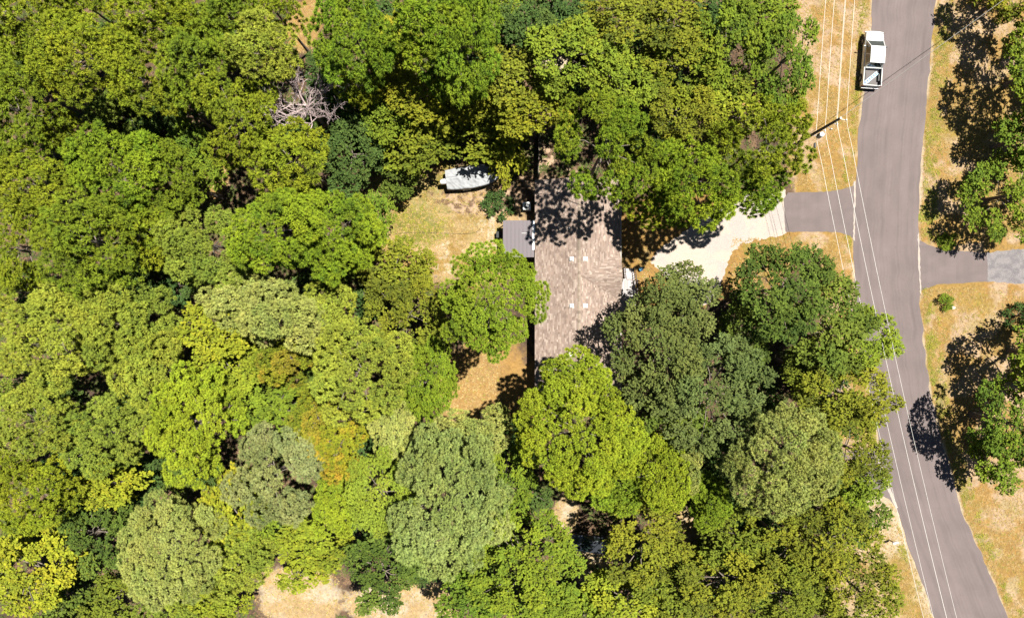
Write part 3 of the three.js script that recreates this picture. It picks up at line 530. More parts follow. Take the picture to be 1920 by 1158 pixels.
cover('dry_grass', 'dry tan grass blades on the open lawns', clump(61, 9, 0.13, 0.012, 0.24, 0.3), 46000, 62, (x, y, r) => {
  if (paved(x, y) || inHouse(x, y)) return null;
  const o = openness(x, y, 0.5), c = clearings.some(q => ['yard', 'straw', 'lawn', 'pale'].includes(q[5]) && Math.hypot((x - q[0]) / q[2], (y - q[1]) / q[3]) < 0.95);
  if (o < 0.5 && !c) return null;
  const patch = fbm(x / 30, y / 30, 501); if (patch < 0.36 && r() < 0.7) return null;
  return vary(r() < 0.1 ? [0.22, 0.22, 0.03] : mix3([0.32, 0.20, 0.06], [0.40, 0.30, 0.14], r()), r);
});
cover('verge_weeds', 'green and yellow weeds along the road edges', clump(63, 12, 0.16, 0.02, 0.26, 0.35), 9000, 64, (x, y, r) => {
  if (paved(x, y)) return null;
  const d = Math.min(Math.abs(edgeX(leftEdge, y) - x), Math.abs(x - edgeX(rightEdge, y))), east = x > edgeX(rightEdge, y);
  if (d > (east ? 34 : 24) || d < 6 || x < 1480 || fbm(x / 14, y / 22, 131) < (east ? 0.44 : 0.5)) { if (!(Math.hypot((x - 1742) / 19, (y - 402) / 16) < 1) && !(Math.hypot((x - 788) / 60, (y - 425) / 40) < 1 && r() < 0.5)) return null; }
  return vary(mix3([0.19, 0.215, 0.024], [0.30, 0.26, 0.03], r()), r);
});
cover('forest_undergrowth', 'low leafy undergrowth and fallen leaves on the forest floor', clump(65, 14, 0.30, 0.06, 0.6, 0.15), 26000, 66, (x, y, r) => {
  if (inHouse(x, y) || paved(x, y) || openness(x, y, 0.5) > 0.2 || clearings.some(q => Math.hypot((x - q[0]) / q[2], (y - q[1]) / q[3]) < (q[5] === 'litter' ? 0 : 1.05))) return null;
  return vary(r() < 0.55 ? [0.065, 0.085, 0.016] : [0.13, 0.08, 0.045], r);
});

// ---------- shapes for built things ----------
function quads(list) { // flat four-sided faces, each a list of four points
  const p = []; for (const [a, b, c, d] of list) for (const q of [a, b, c, a, c, d]) p.push(q.x, q.y, q.z);
  const g = new THREE.BufferGeometry(); g.setAttribute('position', new THREE.Float32BufferAttribute(p, 3)); g.computeVertexNormals(); return g;
}
function loft(st, n = 24, power = 5) { // stations along z: { z, w, y0, y1 }, rounded box sections
  const pos = [], idx = [], m = st.length;
  for (const s of st) for (let k = 0; k < n; k++) { const a = k / n * 6.283185, c = Math.cos(a), q = Math.sin(a), e = 2 / (s.p ?? power); pos.push(s.w * Math.sign(c) * Math.abs(c) ** e, (s.y0 + s.y1) / 2 + (s.y1 - s.y0) / 2 * Math.sign(q) * Math.abs(q) ** e, s.z); }
  for (let i = 0; i < m - 1; i++) for (let k = 0; k < n; k++) { const a = i * n + k, b = i * n + (k + 1) % n, c = a + n, d = b + n; idx.push(a, b, d, a, d, c); }
  for (const [i, flip] of [[0, 1], [m - 1, 0]]) { const c = pos.length / 3; pos.push(0, (st[i].y0 + st[i].y1) / 2, st[i].z); for (let k = 0; k < n; k++) { const a = i * n + k, b = i * n + (k + 1) % n; flip ? idx.push(c, b, a) : idx.push(c, a, b); } }
  const g = new THREE.BufferGeometry(); g.setAttribute('position', new THREE.Float32BufferAttribute(pos, 3)); g.setIndex(idx); g.computeVertexNormals(); return g;
}
function frustum(b, t) { // b, t: { x, z0, z1, y }
  const c = o => [V(-o.x, o.y, o.z0), V(o.x, o.y, o.z0), V(o.x, o.y, o.z1), V(-o.x, o.y, o.z1)], B = c(b), T = c(t);
  return { geo: quads([[T[3], T[2], T[1], T[0]], [B[0], T[0], T[1], B[1]], [B[1], T[1], T[2], B[2]], [B[2], T[2], T[3], B[3]], [B[3], T[3], T[0], B[0]]]), front: [B[1], B[0], T[0], T[1]], back: [B[3], B[2], T[2], T[3]], left: [B[0], B[3], T[3], T[0]], right: [B[2], B[1], T[1], T[2]] };
}
function pane(f, u0, u1, v0, v1, lift = 0.006) { // a sheet on part of a four-cornered face
  const p = (u, v) => f[0].clone().lerp(f[1], u).lerp(f[3].clone().lerp(f[2], u), v), q = [p(u0, v0), p(u1, v0), p(u1, v1), p(u0, v1)], n = q[1].clone().sub(q[0]).cross(q[3].clone().sub(q[0])).normalize();
  const o = q.map(x => x.clone().addScaledVector(n, lift)), i = q.map(x => x.clone().addScaledVector(n, -0.01));
  return quads([[o[0], o[1], o[2], o[3]], [i[0], i[1], o[1], o[0]], [i[1], i[2], o[2], o[1]], [i[2], i[3], o[3], o[2]], [i[3], i[0], o[0], o[3]]]);
}
const rubber = std(0.018, 0.018, 0.02, 0.9), alloy = std(0.45, 0.45, 0.46, 0.4, 0.8), blackPlastic = std(0.02, 0.02, 0.022, 0.6), carGlass = new THREE.MeshPhysicalMaterial({ color: new THREE.Color().setRGB(0.02, 0.032, 0.03), roughness: 0.08, clearcoat: 1 });
const whiteTrim = std(0.70, 0.70, 0.68, 0.6);
const tyreGeo = (() => { const g = new THREE.LatheGeometry([[0.2, -0.1], [0.34, -0.12], [0.385, -0.09], [0.395, 0], [0.385, 0.09], [0.34, 0.12], [0.2, 0.1]].map(([x, y]) => new THREE.Vector2(x, y)), 28); return g.rotateZ(Math.PI / 2); })();
const rimGeo = (() => { const l = [new THREE.CylinderGeometry(0.215, 0.215, 0.06, 24).rotateZ(Math.PI / 2)]; for (let k = 0; k < 6; k++) l.push(rbox(0.2, 0.05, 0.17, 0, 0, 0.1).rotateX(k * Math.PI / 3)); return merge(l); })();
function wheel(parent, x, y, z, k = 1) { const w = new THREE.Group(); w.name = 'wheel'; w.position.set(x, y, z); w.scale.set(k, k, k); parent.add(w); part('tyre', tyreGeo, rubber, w); part('rim', rimGeo, alloy, w); return w; }

// ---------- the house ----------
{
  const EH = 2.7, RH = 4.25, xl = at(1003, 0, EH).x, xr = at(1163.5, 0, EH).x, z0 = at(0, 337, EH).z, z1 = at(0, 742, EH).z, xm = (xl + xr) / 2, L = z1 - z0;
  const house = thing('house', 'long single storey house with a mottled brown shingle roof', 'house', V(xm, 0, (z0 + z1) / 2));
  const hw = (xr - xl) / 2, hl = L / 2, siding = std(0.5, 0.47, 0.42, 0.8), fascia = std(0.19, 0.145, 0.115, 0.9);
  for (const [w, d, x, z] of [[0.16, L - 0.7, -hw + 0.45, 0], [0.16, L - 0.7, hw - 0.45, 0], [hw * 2 - 1.06, 0.16, 0, -hl + 0.43], [hw * 2 - 1.06, 0.16, 0, hl - 0.43]]) part('wall', box(w, EH - 0.02, d, x, (EH - 0.02) / 2, z), siding, house);
  const door = part('door', rbox(0.05, 2.02, 0.92, hw - 0.345, 1.03 + 0.45, 0.9), std(0.35, 0.06, 0.05, 0.5), house); part('handle', rbox(0.06, 0.05, 0.05, hw - 0.31, 1.4, 0.55), alloy, door);
  // roof deck: two slabs and the cross gable
  const roof = part('roof', quads([[V(-hw, EH, -hl), V(-hw, EH, hl), V(0, RH, hl), V(0, RH, -hl)], [V(hw, EH, hl), V(hw, EH, -hl), V(0, RH, -hl), V(0, RH, hl)], [V(-hw, EH - 0.16, -hl), V(-hw, EH, -hl), V(0, RH, -hl), V(0, RH - 0.16, -hl)], [V(hw, EH - 0.16, -hl), V(0, RH - 0.16, -hl), V(0, RH, -hl), V(hw, EH, -hl)], [V(-hw, EH - 0.16, hl), V(0, RH - 0.16, hl), V(0, RH, hl), V(-hw, EH, hl)], [V(hw, EH - 0.16, hl), V(hw, EH, hl), V(0, RH, hl), V(0, RH - 0.16, hl)], [V(-hw, EH - 0.16, hl), V(-hw, EH, hl), V(-hw, EH, -hl), V(-hw, EH - 0.16, -hl)], [V(hw, EH - 0.16, -hl), V(hw, EH, -hl), V(hw, EH, hl), V(hw, EH - 0.16, hl)], [V(-hw, EH - 0.16, -hl), V(0, RH - 0.16, -hl), V(0, RH - 0.16, hl), V(-hw, EH - 0.16, hl)], [V(0, RH - 0.16, -hl), V(hw, EH - 0.16, -hl), V(hw, EH - 0.16, hl), V(0, RH - 0.16, hl)]]), fascia, house);
  const gz = at(0, 517, RH).z - (z0 + z1) / 2, gw = 2.45, GH = RH - 0.05;
  part('gable', quads([[V(0, GH, gz), V(hw, GH, gz), V(hw, EH, gz - gw), V(0, GH, gz)], [V(0, GH, gz), V(0, GH, gz), V(hw, EH, gz + gw), V(hw, GH, gz)], [V(hw, EH - 0.2, gz - gw), V(hw, EH, gz - gw), V(hw, GH, gz), V(hw, EH - 0.2, gz)], [V(hw, EH - 0.2, gz), V(hw, GH, gz), V(hw, EH, gz + gw), V(hw, EH - 0.2, gz + gw)]]), fascia, house);
  // shingles: each tab a thin slab with its own tone
  const T = new Tris(40000), r = rng(88), tones = [[0.200, 0.150, 0.125], [0.218, 0.166, 0.138], [0.270, 0.214, 0.180], [0.160, 0.118, 0.098], [0.205, 0.150, 0.122]];
  const course = (o, al, dn, nrm, len, span, clip) => { // o: a corner at the ridge; al: along the ridge; dn: down the slope
    const n = Math.round(span / 0.145), ex = span / n;
    for (let i = 0; i < n; i++) {
      let s = -r() * 0.3; const rowTone = 0.94 + 0.12 * r();
      while (s < len) {
        const w = r() < 0.08 ? 0.5 + r() * 0.4 : 0.2 + r() * 0.2, a = Math.max(0, s), b = Math.min(len, s + w - 0.006); s += w; if (b - a < 0.03) continue;
        const mid = o.clone().addScaledVector(al, (a + b) / 2).addScaledVector(dn, (i + 0.5) * ex); if (clip && !clip(mid)) continue;
        const c = tones[Math.min(4, r() * 5.2 | 0)], patch = 0.86 + 0.28 * fbm(mid.x * 0.7 + 30, mid.z * 0.5 + 30, 701), v = rowTone * patch * (0.86 + 0.28 * r()), col = [c[0] * v, c[1] * v, c[2] * v], t = r() < 0.4 ? 0.022 : 0.013;
        const pt = (u, q, h) => { const p = o.clone().addScaledVector(al, u).addScaledVector(dn, q).addScaledVector(nrm, h); return [p.x, p.y, p.z]; };
        const A = pt(a, i * ex, 0.004), B = pt(b, i * ex, 0.004), D = pt(b, (i + 1) * ex, 0.004 + t), E = pt(a, (i + 1) * ex, 0.004 + t), F = pt(b, (i + 1) * ex, 0.001), G = pt(a, (i + 1) * ex, 0.001), H = pt(b, (i + 1) * ex + 0.002, 0);
        T.tri(A, E, D, col); T.tri(A, D, B, col); T.tri(E, G, F, col); T.tri(E, F, D, col); T.tri(D, F, B, col); T.tri(E, A, G, col); void H;
      }
    }
  };
  const sl = Math.hypot(hw, RH - EH), cs = hw / sl, sn = (RH - EH) / sl;
  course(V(0, RH, -hl), V(0, 0, 1), V(-cs, -sn, 0), V(-sn, cs, 0), L, sl);
  course(V(0, RH, -hl), V(0, 0, 1), V(cs, -sn, 0), V(sn, cs, 0), L, sl, m => Math.abs(m.z - gz) > m.x / hw * gw - 0.05);
  const g2 = Math.hypot(gw, GH - EH), c2 = gw / g2, s2 = (GH - EH) / g2;
  for (const q of [-1, 1]) course(V(0, GH, gz), V(1, 0, 0), V(0, -s2, q * c2), V(0, c2, q * s2), hw, g2, m => Math.abs(m.z - gz) < m.x / hw * gw + 0.1);
  const sh = part('shingles', T.geometry(), new THREE.MeshStandardMaterial({ vertexColors: true, roughness: 0.95 }), roof); sh.userData.kind = 'stuff';
  // ridge caps, one by one
  for (let k = 0, z = -hl; z < hl - 0.1; k++, z += 0.3) { const v = 0.9 + 0.5 * r(), cap = quads([[V(-0.15, RH - 0.035, z), V(-0.15, RH - 0.02, z + 0.31), V(0, RH + 0.05, z + 0.31), V(0, RH + 0.035, z)], [V(0, RH + 0.035, z), V(0, RH + 0.05, z + 0.31), V(0.15, RH - 0.02, z + 0.31), V(0.15, RH - 0.035, z)]]); part('ridge_cap', cap, capMats(v), roof); }
  function capMats(v) { const i = Math.min(2, (v - 0.9) / 0.5 * 3 | 0); return (capMats.l ??= [0.15, 0.19, 0.235].map(a => std(a, a * 0.79, a * 0.62, 0.95)))[i]; }
  const onRoof = (px, py) => { const p = at(px, py, 4.1); const x = p.x - xm; return V(x, RH - Math.abs(x) / hw * (RH - EH), p.z - (z0 + z1) / 2); };
  for (const [px, py] of [[1072.5, 485], [1097.5, 485], [1072.5, 573], [1097.5, 573], [1071, 664]]) { const p = onRoof(px, py), v = new THREE.Group(); v.name = 'roof_vent'; v.position.copy(p); v.rotation.z = -Math.sign(p.x) * Math.asin(sn); house.add(v); part('flange', rbox(0.42, 0.02, 0.42, 0, 0.035, 0), whiteTrim, v); part('hood', rbox(0.34, 0.16, 0.34, 0, 0.125, 0, 0.03), whiteTrim, v); }
  const pp = onRoof(1068, 427); const pipe = part('vent_pipe', cyl(0.06, 0.06, 0.4, pp.x, pp.y + 0.2, pp.z), std(0.6, 0.6, 0.6, 0.5), house); part('boot', cyl(0.08, 0.16, 0.1, pp.x, pp.y + 0.06, pp.z), std(0.3, 0.3, 0.3, 0.6, 0.5), pipe);
  part('gutter', rbox(0.1, 0.1, L, hw + 0.06, EH - 0.08, 0), std(0.35, 0.32, 0.29, 0.6), house);
}
{ // patio roof on the garden side
  const h = 2.45, a = at(943, 413, h), b = at(1003, 482, h), w = b.x - a.x, d = b.z - a.z, g = thing('patio_cover', 'flat grey metal patio roof against the left side of the house', 'patio roof', V((a.x + b.x) / 2, 0, (a.z + b.z) / 2));
  const metal = std(0.118, 0.102, 0.112, 0.75, 0.1), n = 8;
  for (let k = 0; k < n; k++) { const p = part('roof_panel', rbox(w / n - 0.004, 0.05, d, -w / 2 + (k + 0.5) * w / n, h - 0.03 * Math.abs(k - n) / n, 0, 0.008), metal, g); part('seam', rbox(0.016, 0.02, d - 0.02, -w / 2 + (k + 0.02) * w / n + 0.01, h + 0.032 - 0.03 * Math.abs(k - n) / n, 0, 0.004), metal, p); }
  for (const [x, z] of [[-w / 2 + 0.12, -d / 2 + 0.12], [-w / 2 + 0.12, d / 2 - 0.12]]) part('post', rbox(0.1, h - 0.06, 0.1, x, (h - 0.06) / 2, z), whiteTrim, g);
  part('white_flashing', rbox(0.26, 0.05, d * 0.80, w / 2 - 0.12, h + 0.07, -d * 0.10, 0.01), std(0.85, 0.85, 0.85, 0.5), g);
  part('white_batten', rbox(0.62, 0.02, 0.03, w * 0.18, h + 0.08, -d * 0.15, 0.005), whiteTrim, g); part('white_batten', rbox(0.85, 0.02, 0.035, w * 0.36, h + 0.12, -d * 0.05, 0.005), whiteTrim, g);
}
{ // black bin beside the patio roof
  const g = thing('storage_bin', 'black box beside the left edge of the patio roof', 'bin', at(936, 441)); const m = std(0.012, 0.012, 0.014, 0.7);
  part('bin_body', rbox(0.55, 0.75, 0.6, 0, 0.375, 0, 0.04), m, g); part('lid', rbox(0.6, 0.06, 0.65, 0, 0.78, 0, 0.02), m, g);
}
{ // heat pump
  const g = thing('air_conditioner', 'white square air conditioner unit with a round fan beside the house', 'air conditioner', at(987.5, 388)); const m = std(0.62, 0.63, 0.62, 0.5), dk = std(0.05, 0.055, 0.06, 0.6);
  part('base', rbox(0.86, 0.06, 0.86, 0, 0.03, 0), std(0.35, 0.35, 0.34, 1), g);
  for (const [w, d, x, z] of [[0.76, 0.04, 0, -0.36], [0.76, 0.04, 0, 0.36], [0.04, 0.68, -0.36, 0], [0.04, 0.68, 0.36, 0]]) part('side_panel', rbox(w, 0.74, d, x, 0.43, z), m, g);
  const s = new THREE.Shape(); s.moveTo(-0.39, -0.39); s.lineTo(0.39, -0.39); s.lineTo(0.39, 0.39); s.lineTo(-0.39, 0.39); s.closePath(); const hole = new THREE.Path(); hole.absarc(0, 0, 0.31, 0, 6.2832, true); s.holes.push(hole);
  part('top_panel', new THREE.ExtrudeGeometry(s, { depth: 0.04, bevelEnabled: true, bevelSize: 0.01, bevelThickness: 0.01, bevelSegments: 1, curveSegments: 24 }).rotateX(-Math.PI / 2).translate(0, 0.8, 0), m, g);
  part('fan_well', cyl(0.3, 0.3, 0.02, 0, 0.5, 0, 24), dk, g);
  for (let k = 0; k < 4; k++) part('fan_blade', rbox(0.28, 0.015, 0.16, 0.16, 0, 0).rotateX(0.5).rotateY(k * 1.5708).translate(0, 0.7, 0), std(0.28, 0.3, 0.33, 0.4, 0.3), g);
  part('fan_hub', cyl(0.075, 0.075, 0.12, 0, 0.72, 0, 16), m, g);
  for (const q of [0.1, 0.2, 0.29]) part('guard_ring', new THREE.TorusGeometry(q, 0.006, 5, 28).rotateX(Math.PI / 2).translate(0, 0.835, 0), std(0.3, 0.3, 0.3, 0.5, 0.6), g);
}
{ // deck and stairs at the front door
  const a = at(1165.5, 524, 0.8), b = at(1192, 590, 0.8), w = b.x - a.x, d = b.z - a.z, g = thing('deck', 'small weathered grey deck with stairs and railings on the right of the house', 'deck', V((a.x + b.x) / 2, 0, (a.z + b.z) / 2)), r = rng(9);
  const wood = [0.30, 0.35, 0.40].map(v => std(v, v * 0.93, v * 0.93, 0.95)), dark = std(0.08, 0.065, 0.06, 0.9), n = 11;
  for (let k = 0; k < n; k++) part('board', rbox(w / n - 0.014, 0.035, d - r() * 0.04, -w / 2 + (k + 0.5) * w / n, 0.8 + r() * 0.006, 0, 0.006, 1), wood[r() * 3 | 0], g);
  for (const z of [-d / 2 + 0.1, 0, d / 2 - 0.1]) part('joist', box(w, 0.14, 0.05, 0, 0.7, z), dark, g);
  for (const x of [-w / 2 + 0.06, w / 2 - 0.06]) for (const z of [-d / 2 + 0.06, d / 2 - 0.06]) part('post', rbox(0.09, 1.75, 0.09, x * 1.04, 0.875, z, 0.01, 1), dark, g);
  for (let k = 0; k < 5; k++) part('tread', rbox(w * 0.68, 0.035, 0.25, w * 0.1, 0.66 - k * 0.15, -d / 2 - 0.15 - k * 0.235, 0.006, 1), wood[k % 3], g);
  for (const x of [w * 0.1 - w * 0.36, w * 0.1 + w * 0.36]) { part('stringer', strut(V(x, 0.68, -d / 2), V(x, 0.02, -d / 2 - 1.25), 0.06, 0.06, 4), dark, g); part('stair_rail', strut(V(x, 1.65, -d / 2), V(x, 0.98, -d / 2 - 1.25), 0.045, 0.045, 4), dark, g); part('newel_post', rbox(0.09, 1.05, 0.09, x, 0.525, -d / 2 - 1.25, 0.01, 1), dark, g); for (let k = 1; k < 5; k++) part('baluster', box(0.035, 0.8, 0.035, x, 1.16 - k * 0.13, -d / 2 - k * 0.25), dark, g); }
  part('rail', rbox(0.12, 0.04, d, w / 2 + 0.02, 1.74, 0, 0.01, 1), dark, g); for (let k = 1; k < 18; k++) part('baluster', box(0.035, 0.9, 0.035, w / 2 + 0.02, 1.27, -d / 2 + k * d / 18), dark, g);
  part('rail', rbox(w * 0.24, 0.04, 0.12, -w / 2 + w * 0.12, 1.74, -d / 2 + 0.02, 0.01, 1), wood[1], g);
}
{ const g = thing('bucket', 'small blue bucket beside the top of the deck stairs', 'bucket', at(1201, 505)); part('bucket_body', new THREE.LatheGeometry([[0, 0], [0.14, 0], [0.19, 0.38], [0.2, 0.4], [0.18, 0.4], [0.13, 0.03], [0, 0.03]].map(q => new THREE.Vector2(...q)), 18), std(0.03, 0.19, 0.32, 0.5), g); part('handle', new THREE.TorusGeometry(0.19, 0.008, 5, 14, Math.PI).translate(0, 0.4, 0), alloy, g); }
{ // fence running up from the house corner
  const a = at(1010, 228), b = at(1008, 333), L = a.distanceTo(b), g = thing('fence', 'tall dark wooden fence running up from the corner of the house', 'fence', a.clone().add(b).multiplyScalar(0.5), Math.atan2(b.x - a.x, b.z - a.z)), r = rng(19), m = [0.10, 0.13, 0.16].map(v => std(v, v * 0.85, v * 0.72, 0.95));
  const n = Math.round(L / 0.155); for (let k = 0; k < n; k++) part('board', rbox(0.022, 1.75 + r() * 0.04, 0.142, 0, 0.9, -L / 2 + (k + 0.5) * L / n, 0.004, 1), m[r() * 3 | 0], g);
  for (const y of [0.35, 1.0, 1.6]) part('rail', box(0.05, 0.09, L, 0.037, y, 0), m[1], g);
  for (let k = 0; k < 4; k++) part('post', rbox(0.1, 1.9, 0.1, 0.115, 0.95, -L / 2 + 0.05 + k * (L - 0.1) / 3, 0.01, 1), m[0], g);
}
{ // cord across the yard
  const pts = [[742, 438], [770, 436], [800, 436], [835, 437], [868, 438], [890, 436], [897, 432], [902, 426]].map(([x, y]) => at(x, y).setY(0.03)), m = new THREE.Mesh(new THREE.TubeGeometry(new THREE.CatmullRomCurve3(pts), 60, 0.022, 5), std(0.05, 0.04, 0.03, 0.8)); m.name = 'garden_hose'; m.userData = { label: 'thin dark hose lying across the back yard lawn', category: 'hose' }; scene.add(shade(m));
}

// ---------- pickup truck ----------
{
  const g = thing('pickup_truck', 'white crew cab pickup truck parked on the road edge', 'truck', at(1637.5, 111, 0.9).setY(0), -0.065), paint = new THREE.MeshPhysicalMaterial({ color: new THREE.Color().setRGB(0.47, 0.485, 0.475), roughness: 0.35, clearcoat: 0.8, clearcoatRoughness: 0.1 });
  part('body', loft([{ z: -2.92, w: 0.70, y0: 0.55, y1: 0.92 }, { z: -2.84, w: 0.84, y0: 0.46, y1: 1.0 }, { z: -2.55, w: 0.93, y0: 0.42, y1: 1.08 }, { z: -1.75, w: 0.98, y0: 0.4, y1: 1.17 }, { z: -1.3, w: 0.985, y0: 0.4, y1: 1.14 }, { z: 0.92, w: 0.985, y0: 0.4, y1: 1.12 }], 32, 6), paint, g);
  part('hood', loft([{ z: -2.86, w: 0.6, y0: 0.9, y1: 1.03 }, { z: -2.6, w: 0.70, y0: 0.95, y1: 1.12 }, { z: -1.72, w: 0.78, y0: 1.0, y1: 1.21 }], 24, 5), paint, g);
  part('grille', rbox(1.2, 0.3, 0.05, 0, 0.76, -2.92, 0.02), blackPlastic, g);
  const F = frustum({ x: 0.92, z0: -1.92, z1: 0.92, y: 1.1 }, { x: 0.73, z0: -0.98, z1: 0.66, y: 1.86 }), cab = part('cab', F.geo, paint, g);
  part('roof', rbox(1.5, 0.07, 1.74, 0, 1.87, -0.16, 0.035, 3), paint, g);
  part('windshield', pane(F.front, 0.05, 0.95, 0.06, 0.93), carGlass, g); part('rear_window', pane(F.back, 0.1, 0.9, 0.15, 0.88), carGlass, g);
  for (const f of [F.left, F.right]) { const flip = f === F.right; for (const [u0, u1] of [[0.12, 0.49], [0.53, 0.9]]) part('side_window', pane(f, flip ? 1 - u1 : u0, flip ? 1 - u0 : u1, 0.12, 0.88), carGlass, g); }
  void cab; part('antenna', rbox(0.03, 0.06, 0.16, 0.05, 1.93, 0.48, 0.01), blackPlastic, g);
  part('bed_floor', box(1.66, 0.05, 1.78, 0, 0.68, 1.83), std(0.10, 0.09, 0.09, 0.8), g);
  for (const s of [-1, 1]) { part('bed_side', rbox(0.1, 0.74, 1.86, s * 0.925, 0.77, 1.85, 0.04), paint, g); part('bed_liner', box(0.02, 0.42, 1.76, s * 0.838, 0.92, 1.83), blackPlastic, g); part('wheel_well', rbox(0.22, 0.26, 0.8, s * 0.73, 0.83, 1.85, 0.08), blackPlastic, g); }
  part('bed_front', rbox(1.7, 0.44, 0.06, 0, 0.92, 0.97), paint, g);
  part('tailgate', rbox(1.72, 0.52, 0.08, 0, 0.86, 2.76, 0.03), paint, g); part('rear_bumper', rbox(1.84, 0.2, 0.16, 0, 0.52, 2.87, 0.04), std(0.35, 0.35, 0.36, 0.4, 0.6), g); part('front_bumper', rbox(1.7, 0.2, 0.14, 0, 0.5, -2.94, 0.05), std(0.35, 0.35, 0.36, 0.4, 0.6), g);
  for (const s of [-1, 1]) {
    part('headlight', rbox(0.28, 0.18, 0.14, s * 0.74, 0.88, -2.78, 0.04), std(0.55, 0.57, 0.58, 0.2), g); part('taillight', rbox(0.12, 0.34, 0.08, s * 0.93, 0.86, 2.77, 0.02), std(0.30, 0.02, 0.02, 0.3), g);
    const m = part('mirror', rbox(0.2, 0.2, 0.12, s * 1.12, 1.22, -1.2, 0.04), s > 0 ? blackPlastic : paint, g); part('mirror_arm', rbox(0.16, 0.05, 0.07, s * 0.98, 1.18, -1.2), blackPlastic, m);
    for (const z of [-0.35, 0.7]) part('door_handle', rbox(0.03, 0.035, 0.16, s * 1.0, 0.98, z), blackPlastic, g);
    for (const z of [-2.02, 1.85]) { wheel(g, s * 0.9, 0.39, z); part('wheel_arch', new THREE.TorusGeometry(0.43, 0.05, 6, 16, Math.PI).rotateY(Math.PI / 2).translate(s * 0.965, 0.39, z), blackPlastic, g); }
  }
  const ld = thing('ladder', 'pale blue ladder lying diagonally in the bed of the pickup truck', 'ladder', at(1634, 146, 0.9).setY(0.72), -0.065 - 0.82), blue = std(0.42, 0.60, 0.78, 0.4), bluer = std(0.05, 0.12, 0.30, 0.5);
  for (const s of [-1, 1]) part('side_rail', rbox(0.055, 0.09, 1.92, s * 0.15, 0.05, 0), blue, ld);
  for (let k = 0; k < 7; k++) part('rung', rbox(0.28, 0.035, 0.10, 0, 0.06, -0.84 + k * 0.28), blue, ld); part('tread_sheet', box(0.24, 0.012, 1.86, 0, 0.01, 0), bluer, ld);
}
{ // dark car under the oaks
  const g = thing('parked_car', 'dark blue black car half hidden under the oaks at the bottom', 'car', at(1112, 1021, 0.9).setY(0), Math.PI / 2 - 0.12), paint = new THREE.MeshPhysicalMaterial({ color: new THREE.Color().setRGB(0.012, 0.016, 0.024), roughness: 0.3, clearcoat: 1 });
  part('body', loft([{ z: -2.25, w: 0.62, y0: 0.4, y1: 0.72 }, { z: -2.1, w: 0.82, y0: 0.32, y1: 0.82 }, { z: -1.2, w: 0.9, y0: 0.28, y1: 0.98 }, { z: 0.6, w: 0.91, y0: 0.28, y1: 1.0 }, { z: 1.9, w: 0.88, y0: 0.3, y1: 1.0 }, { z: 2.25, w: 0.74, y0: 0.4, y1: 0.9 }], 28, 5), paint, g);
  const F = frustum({ x: 0.8, z0: -1.15, z1: 1.6, y: 0.94 }, { x: 0.6, z0: -0.35, z1: 0.95, y: 1.45 }); part('cabin', F.geo, paint, g); part('roof', rbox(1.22, 0.05, 1.34, 0, 1.455, 0.3, 0.025), paint, g);
  part('windshield', pane(F.front, 0.06, 0.94, 0.05, 0.95), carGlass, g); part('rear_window', pane(F.back, 0.08, 0.92, 0.08, 0.92), carGlass, g); for (const f of [F.left, F.right]) part('side_window', pane(f, 0.18, 0.82, 0.15, 0.88), carGlass, g);
  for (const s of [-1, 1]) { for (const z of [-1.4, 1.4]) wheel(g, s * 0.82, 0.33, z, 0.84); part('headlight', rbox(0.26, 0.12, 0.16, s * 0.58, 0.68, -2.12, 0.04), std(0.5, 0.52, 0.55, 0.2), g); part('taillight', rbox(0.26, 0.12, 0.1, s * 0.62, 0.8, 2.14, 0.03), std(0.2, 0.01, 0.01, 0.3), g); part('mirror', rbox(0.18, 0.12, 0.1, s * 0.97, 1.0, -0.8, 0.03), paint, g); }
}
